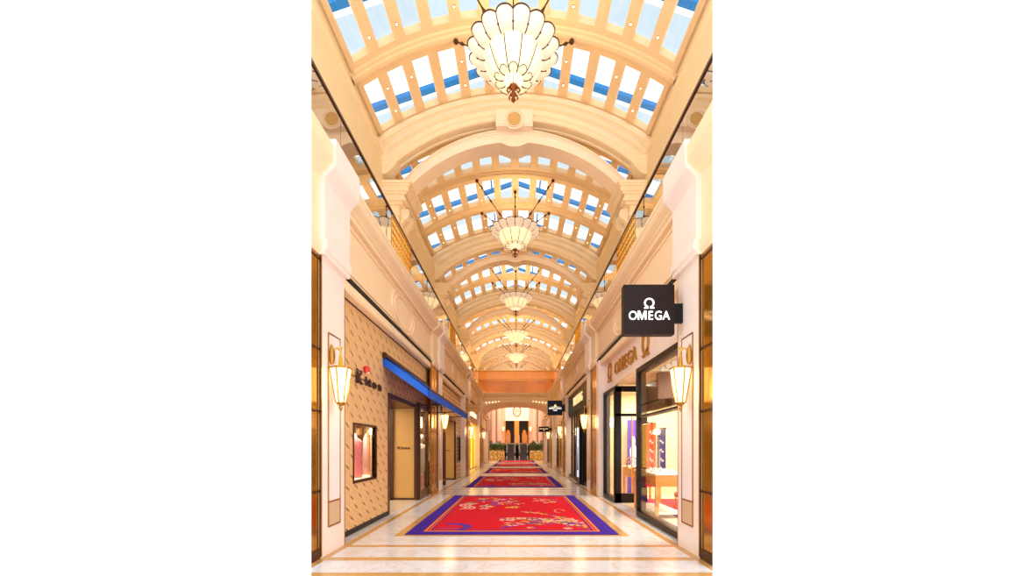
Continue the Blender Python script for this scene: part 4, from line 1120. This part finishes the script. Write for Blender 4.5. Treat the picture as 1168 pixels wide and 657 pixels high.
# escalators
for i, (x0, x1) in enumerate(((-1.2, -.12), (.30, 1.38))):
    es = thing('escalator', ['left of the two escalators rising at the far end', 'right of the two escalators rising at the far end'][i], 'escalator', (0, 49.15, 0), 'pair of escalators at the far end')
    m = MB()
    for s in range(12): m.box(x0+.12, x1-.12, .3*s, .3*s+.32, 0.0, .18*(s+1)-.02)
    m.build('steps', 'step', es)
    for xx in (x0, x1-.1):
        MB().add([(xx, -.2, 0), (xx, 3.7, 0), (xx, 3.7, 3.1), (xx, 3.4, 3.1), (xx, -.2, .95), (xx+.1, -.2, 0), (xx+.1, 3.7, 0), (xx+.1, 3.7, 3.1), (xx+.1, 3.4, 3.1), (xx+.1, -.2, .95)],
                 [(0, 1, 2, 3, 4), (5, 9, 8, 7, 6), (0, 4, 9, 5), (4, 3, 8, 9), (3, 2, 7, 8), (1, 6, 7, 2), (0, 5, 6, 1)]).build('balustrade', 'chrome', es)
        MB().tube([(xx+.05, -.25, .55), (xx+.05, -.3, .85), (xx+.05, -.15, 1.0), (xx+.05, 3.4, 3.16), (xx+.05, 3.7, 3.18)], .05, 6).build('handrail', 'black', es, True)
# planters
for i, (x0, x1) in enumerate(((-3.6, -1.38), (1.55, 3.7))):
    pt = thing('planter', ['gold mosaic planter with bushy plants left of the escalators', 'gold mosaic planter with bushy plants right of the escalators'][i], 'planter', (0, 48.9, 0), 'gold planters beside the escalators')
    m = MB(); m.box(x0, x1, 0, 1.0, 0, 1.05); m.box(x0-.04, x1+.04, -.04, 1.04, 1.05, 1.12); m.box(x0-.02, x1+.02, -.03, 1.02, 0, .12)
    m.build('box', 'planter', pt)
    fo = MB()
    for q in range(800):
        x = x0+.1+random.random()*(x1-x0-.2); y_ = random.random(); z = 1.12+random.random()**.7*1.25*(.55+.45*math.sin((x-x0)*3.2)**2)
        s = .14+.18*random.random(); a = random.random()*2*PI; tl = random.random()*1.6-.5
        dx, dy = math.cos(a)*s, math.sin(a)*s
        fo.add([(x, y_, z), (x+dx*.5-dy*.25, y_+dy*.5+dx*.25, z+s*.35*tl+.03), (x+dx, y_+dy, z+s*tl*.5), (x+dx*.5+dy*.25, y_+dy*.5-dx*.25, z+s*.35*tl+.03)], [(0, 1, 2, 3)])
    fo.build('foliage', 'leaf', pt)
    fl = MB(); fw = MB()
    for q in range(170):
        x = x0+.1+random.random()*(x1-x0-.2); z = .1+random.random()*1.1
        (fl if q % 4 else fw).ball((x, -.04, z), .03+.04*random.random(), 5)
    fl.build('yellow_flowers', 'flower', pt); fw.build('white_flowers', 'flowerw', pt)
for i, x in enumerate((-1.9, 2.0)):
    l = thing('wall_lamp', ['glowing lamp on the left side of the far doorway', 'glowing lamp on the right side of the far doorway'][i], 'wall lamp', (x, 58.95, 3.9), 'lamps beside the far doorway')
    MB().lathe([(.08, 0), (.16, .4), (.17, .55), (.02, .6)], n=10).build('shade', 'lantern', l, True); MB().box(-.04, .04, .05, .35, .1, .3).build('bracket', 'gold', l)

# ------------------------------------------------------------------ lights
W = (1, .80, .56)
for k in range(6):
    point('chandelier_light', (0, YC[k], 12.12), 120, (1, .76, .48), .12)
for k in range(-1, 5):
    for sd in (-1, 1):
        # added warm fill with no visible fitting, washing the upper gallery walls
        area('gallery_fill', (sd*3.75, YC[0]+P*k, 5.96), .5, 60, (1, .76, .45), (PI, sd*-.12, 0), 6.5)
for k in range(4):
    for sd in (-1, 1):
        point('lantern_light', (sd*2.36, 6.22+P*k, 2.5), 14, (1, .80, .5), .2)
for x, y in ((-5, 44), (5, 44)): point('atrium_light', (x, y, 5.0), 260, W, .4)
area('atrium_light', (0, 55, 8.2), 5, 500, W, (0, 0, 0), 5); area('atrium_light', (0, 43.5, 8.2), 6, 420, W, (0, 0, 0), 5)
area('facade_light', (0, 52.6, 7.4), 7, 240, W, (PI/2, 0, 0), .6)
area('bridge_fill', (0, 38, 6.2), 3, 200, (1, .75, .45), (PI, 0, 0))  # added warm fill, no lamp fitting, tints the bulkhead past the bridge

# ------------------------------------------------------------------ world
w = bpy.data.worlds.new('sky'); scn.world = w; w.use_nodes = True; nt = w.node_tree
bg = nt.nodes['Background']
bg.inputs[0].default_value = (1, 1, 1, 1); bg.inputs[1].default_value = 1.7

# ------------------------------------------------------------------ camera
cam = bpy.data.cameras.new('camera'); co = bpy.data.objects.new('camera', cam); COL.objects.link(co)
co.location = (CX, 0, CZ); co.rotation_euler = (PI/2, 0, 0)
cam.sensor_width = 36; cam.sensor_fit = 'HORIZONTAL'; cam.lens = 36*F/1168
cam.shift_x = (584-590)/1168; cam.shift_y = (510-328.5)/1168; cam.clip_start = .05; cam.clip_end = 300
scn.camera = co
scn.view_settings.view_transform = 'Standard'; scn.view_settings.look = 'None'
scn.view_settings.gamma = 1; scn.view_settings.use_curve_mapping = False; scn.view_settings.exposure = 0.0

# ------------------------------------------------------------------ lettering belongs to its board, glass to its frame
kids = {}
for o in bpy.data.objects:
    if o.parent: kids.setdefault(o.parent.name, []).append(o)
base = lambda o: o.name.split('.')[0]
for root, ch_ in kids.items():
    names = {base(c): c for c in ch_}
    for host, subs in (('sign_box', ('lettering', 'omega_symbol', 'winged_emblem')), ('panel', ('lettering', 'emblem', 'handle')), ('cloth', ('script',)),
                       ('lantern_frame', ('lantern_glass', 'drop_finial')), ('strip', ('bulb',)), ('tray', ('watch',)), ('frame', ('screen', 'figure'))):
        if host in names:
            for c in ch_:
                if base(c) in subs: c.parent = names[host]

# ------------------------------------------------------------------ the built section of the arcade ends on two vertical planes
bpy.context.view_layer.update()
planes = [(Vector((CX, 0, CZ)), Vector((-F, -(590-355.0), 0)).normalized()), (Vector((CX, 0, CZ)), Vector((F, -(813-590.0), 0)).normalized())]
cnt = {}
for o in list(bpy.data.objects):
    if o.type != 'MESH': continue
    mw = o.matrix_world; bb = [mw @ Vector(c) for c in o.bound_box]
    for p, nrm in planes:
        if o.name not in bpy.data.objects: break
        ds = [(c-p).dot(nrm) for c in bb]
        if max(ds) <= 0: continue
        if min(ds) >= 0:
            bpy.data.objects.remove(o); break
        if o.data.users > 1: o.data = o.data.copy()
        inv = mw.inverted(); lp = inv @ p; ln = (mw.to_3x3().transposed() @ nrm).normalized()
        bm = bmesh.new(); bm.from_mesh(o.data)
        bmesh.ops.bisect_plane(bm, geom=bm.verts[:]+bm.edges[:]+bm.faces[:], plane_co=lp, plane_no=ln, clear_outer=True)
        nf = len(bm.faces); bm.to_mesh(o.data); bm.free()
        if nf == 0: bpy.data.objects.remove(o); break
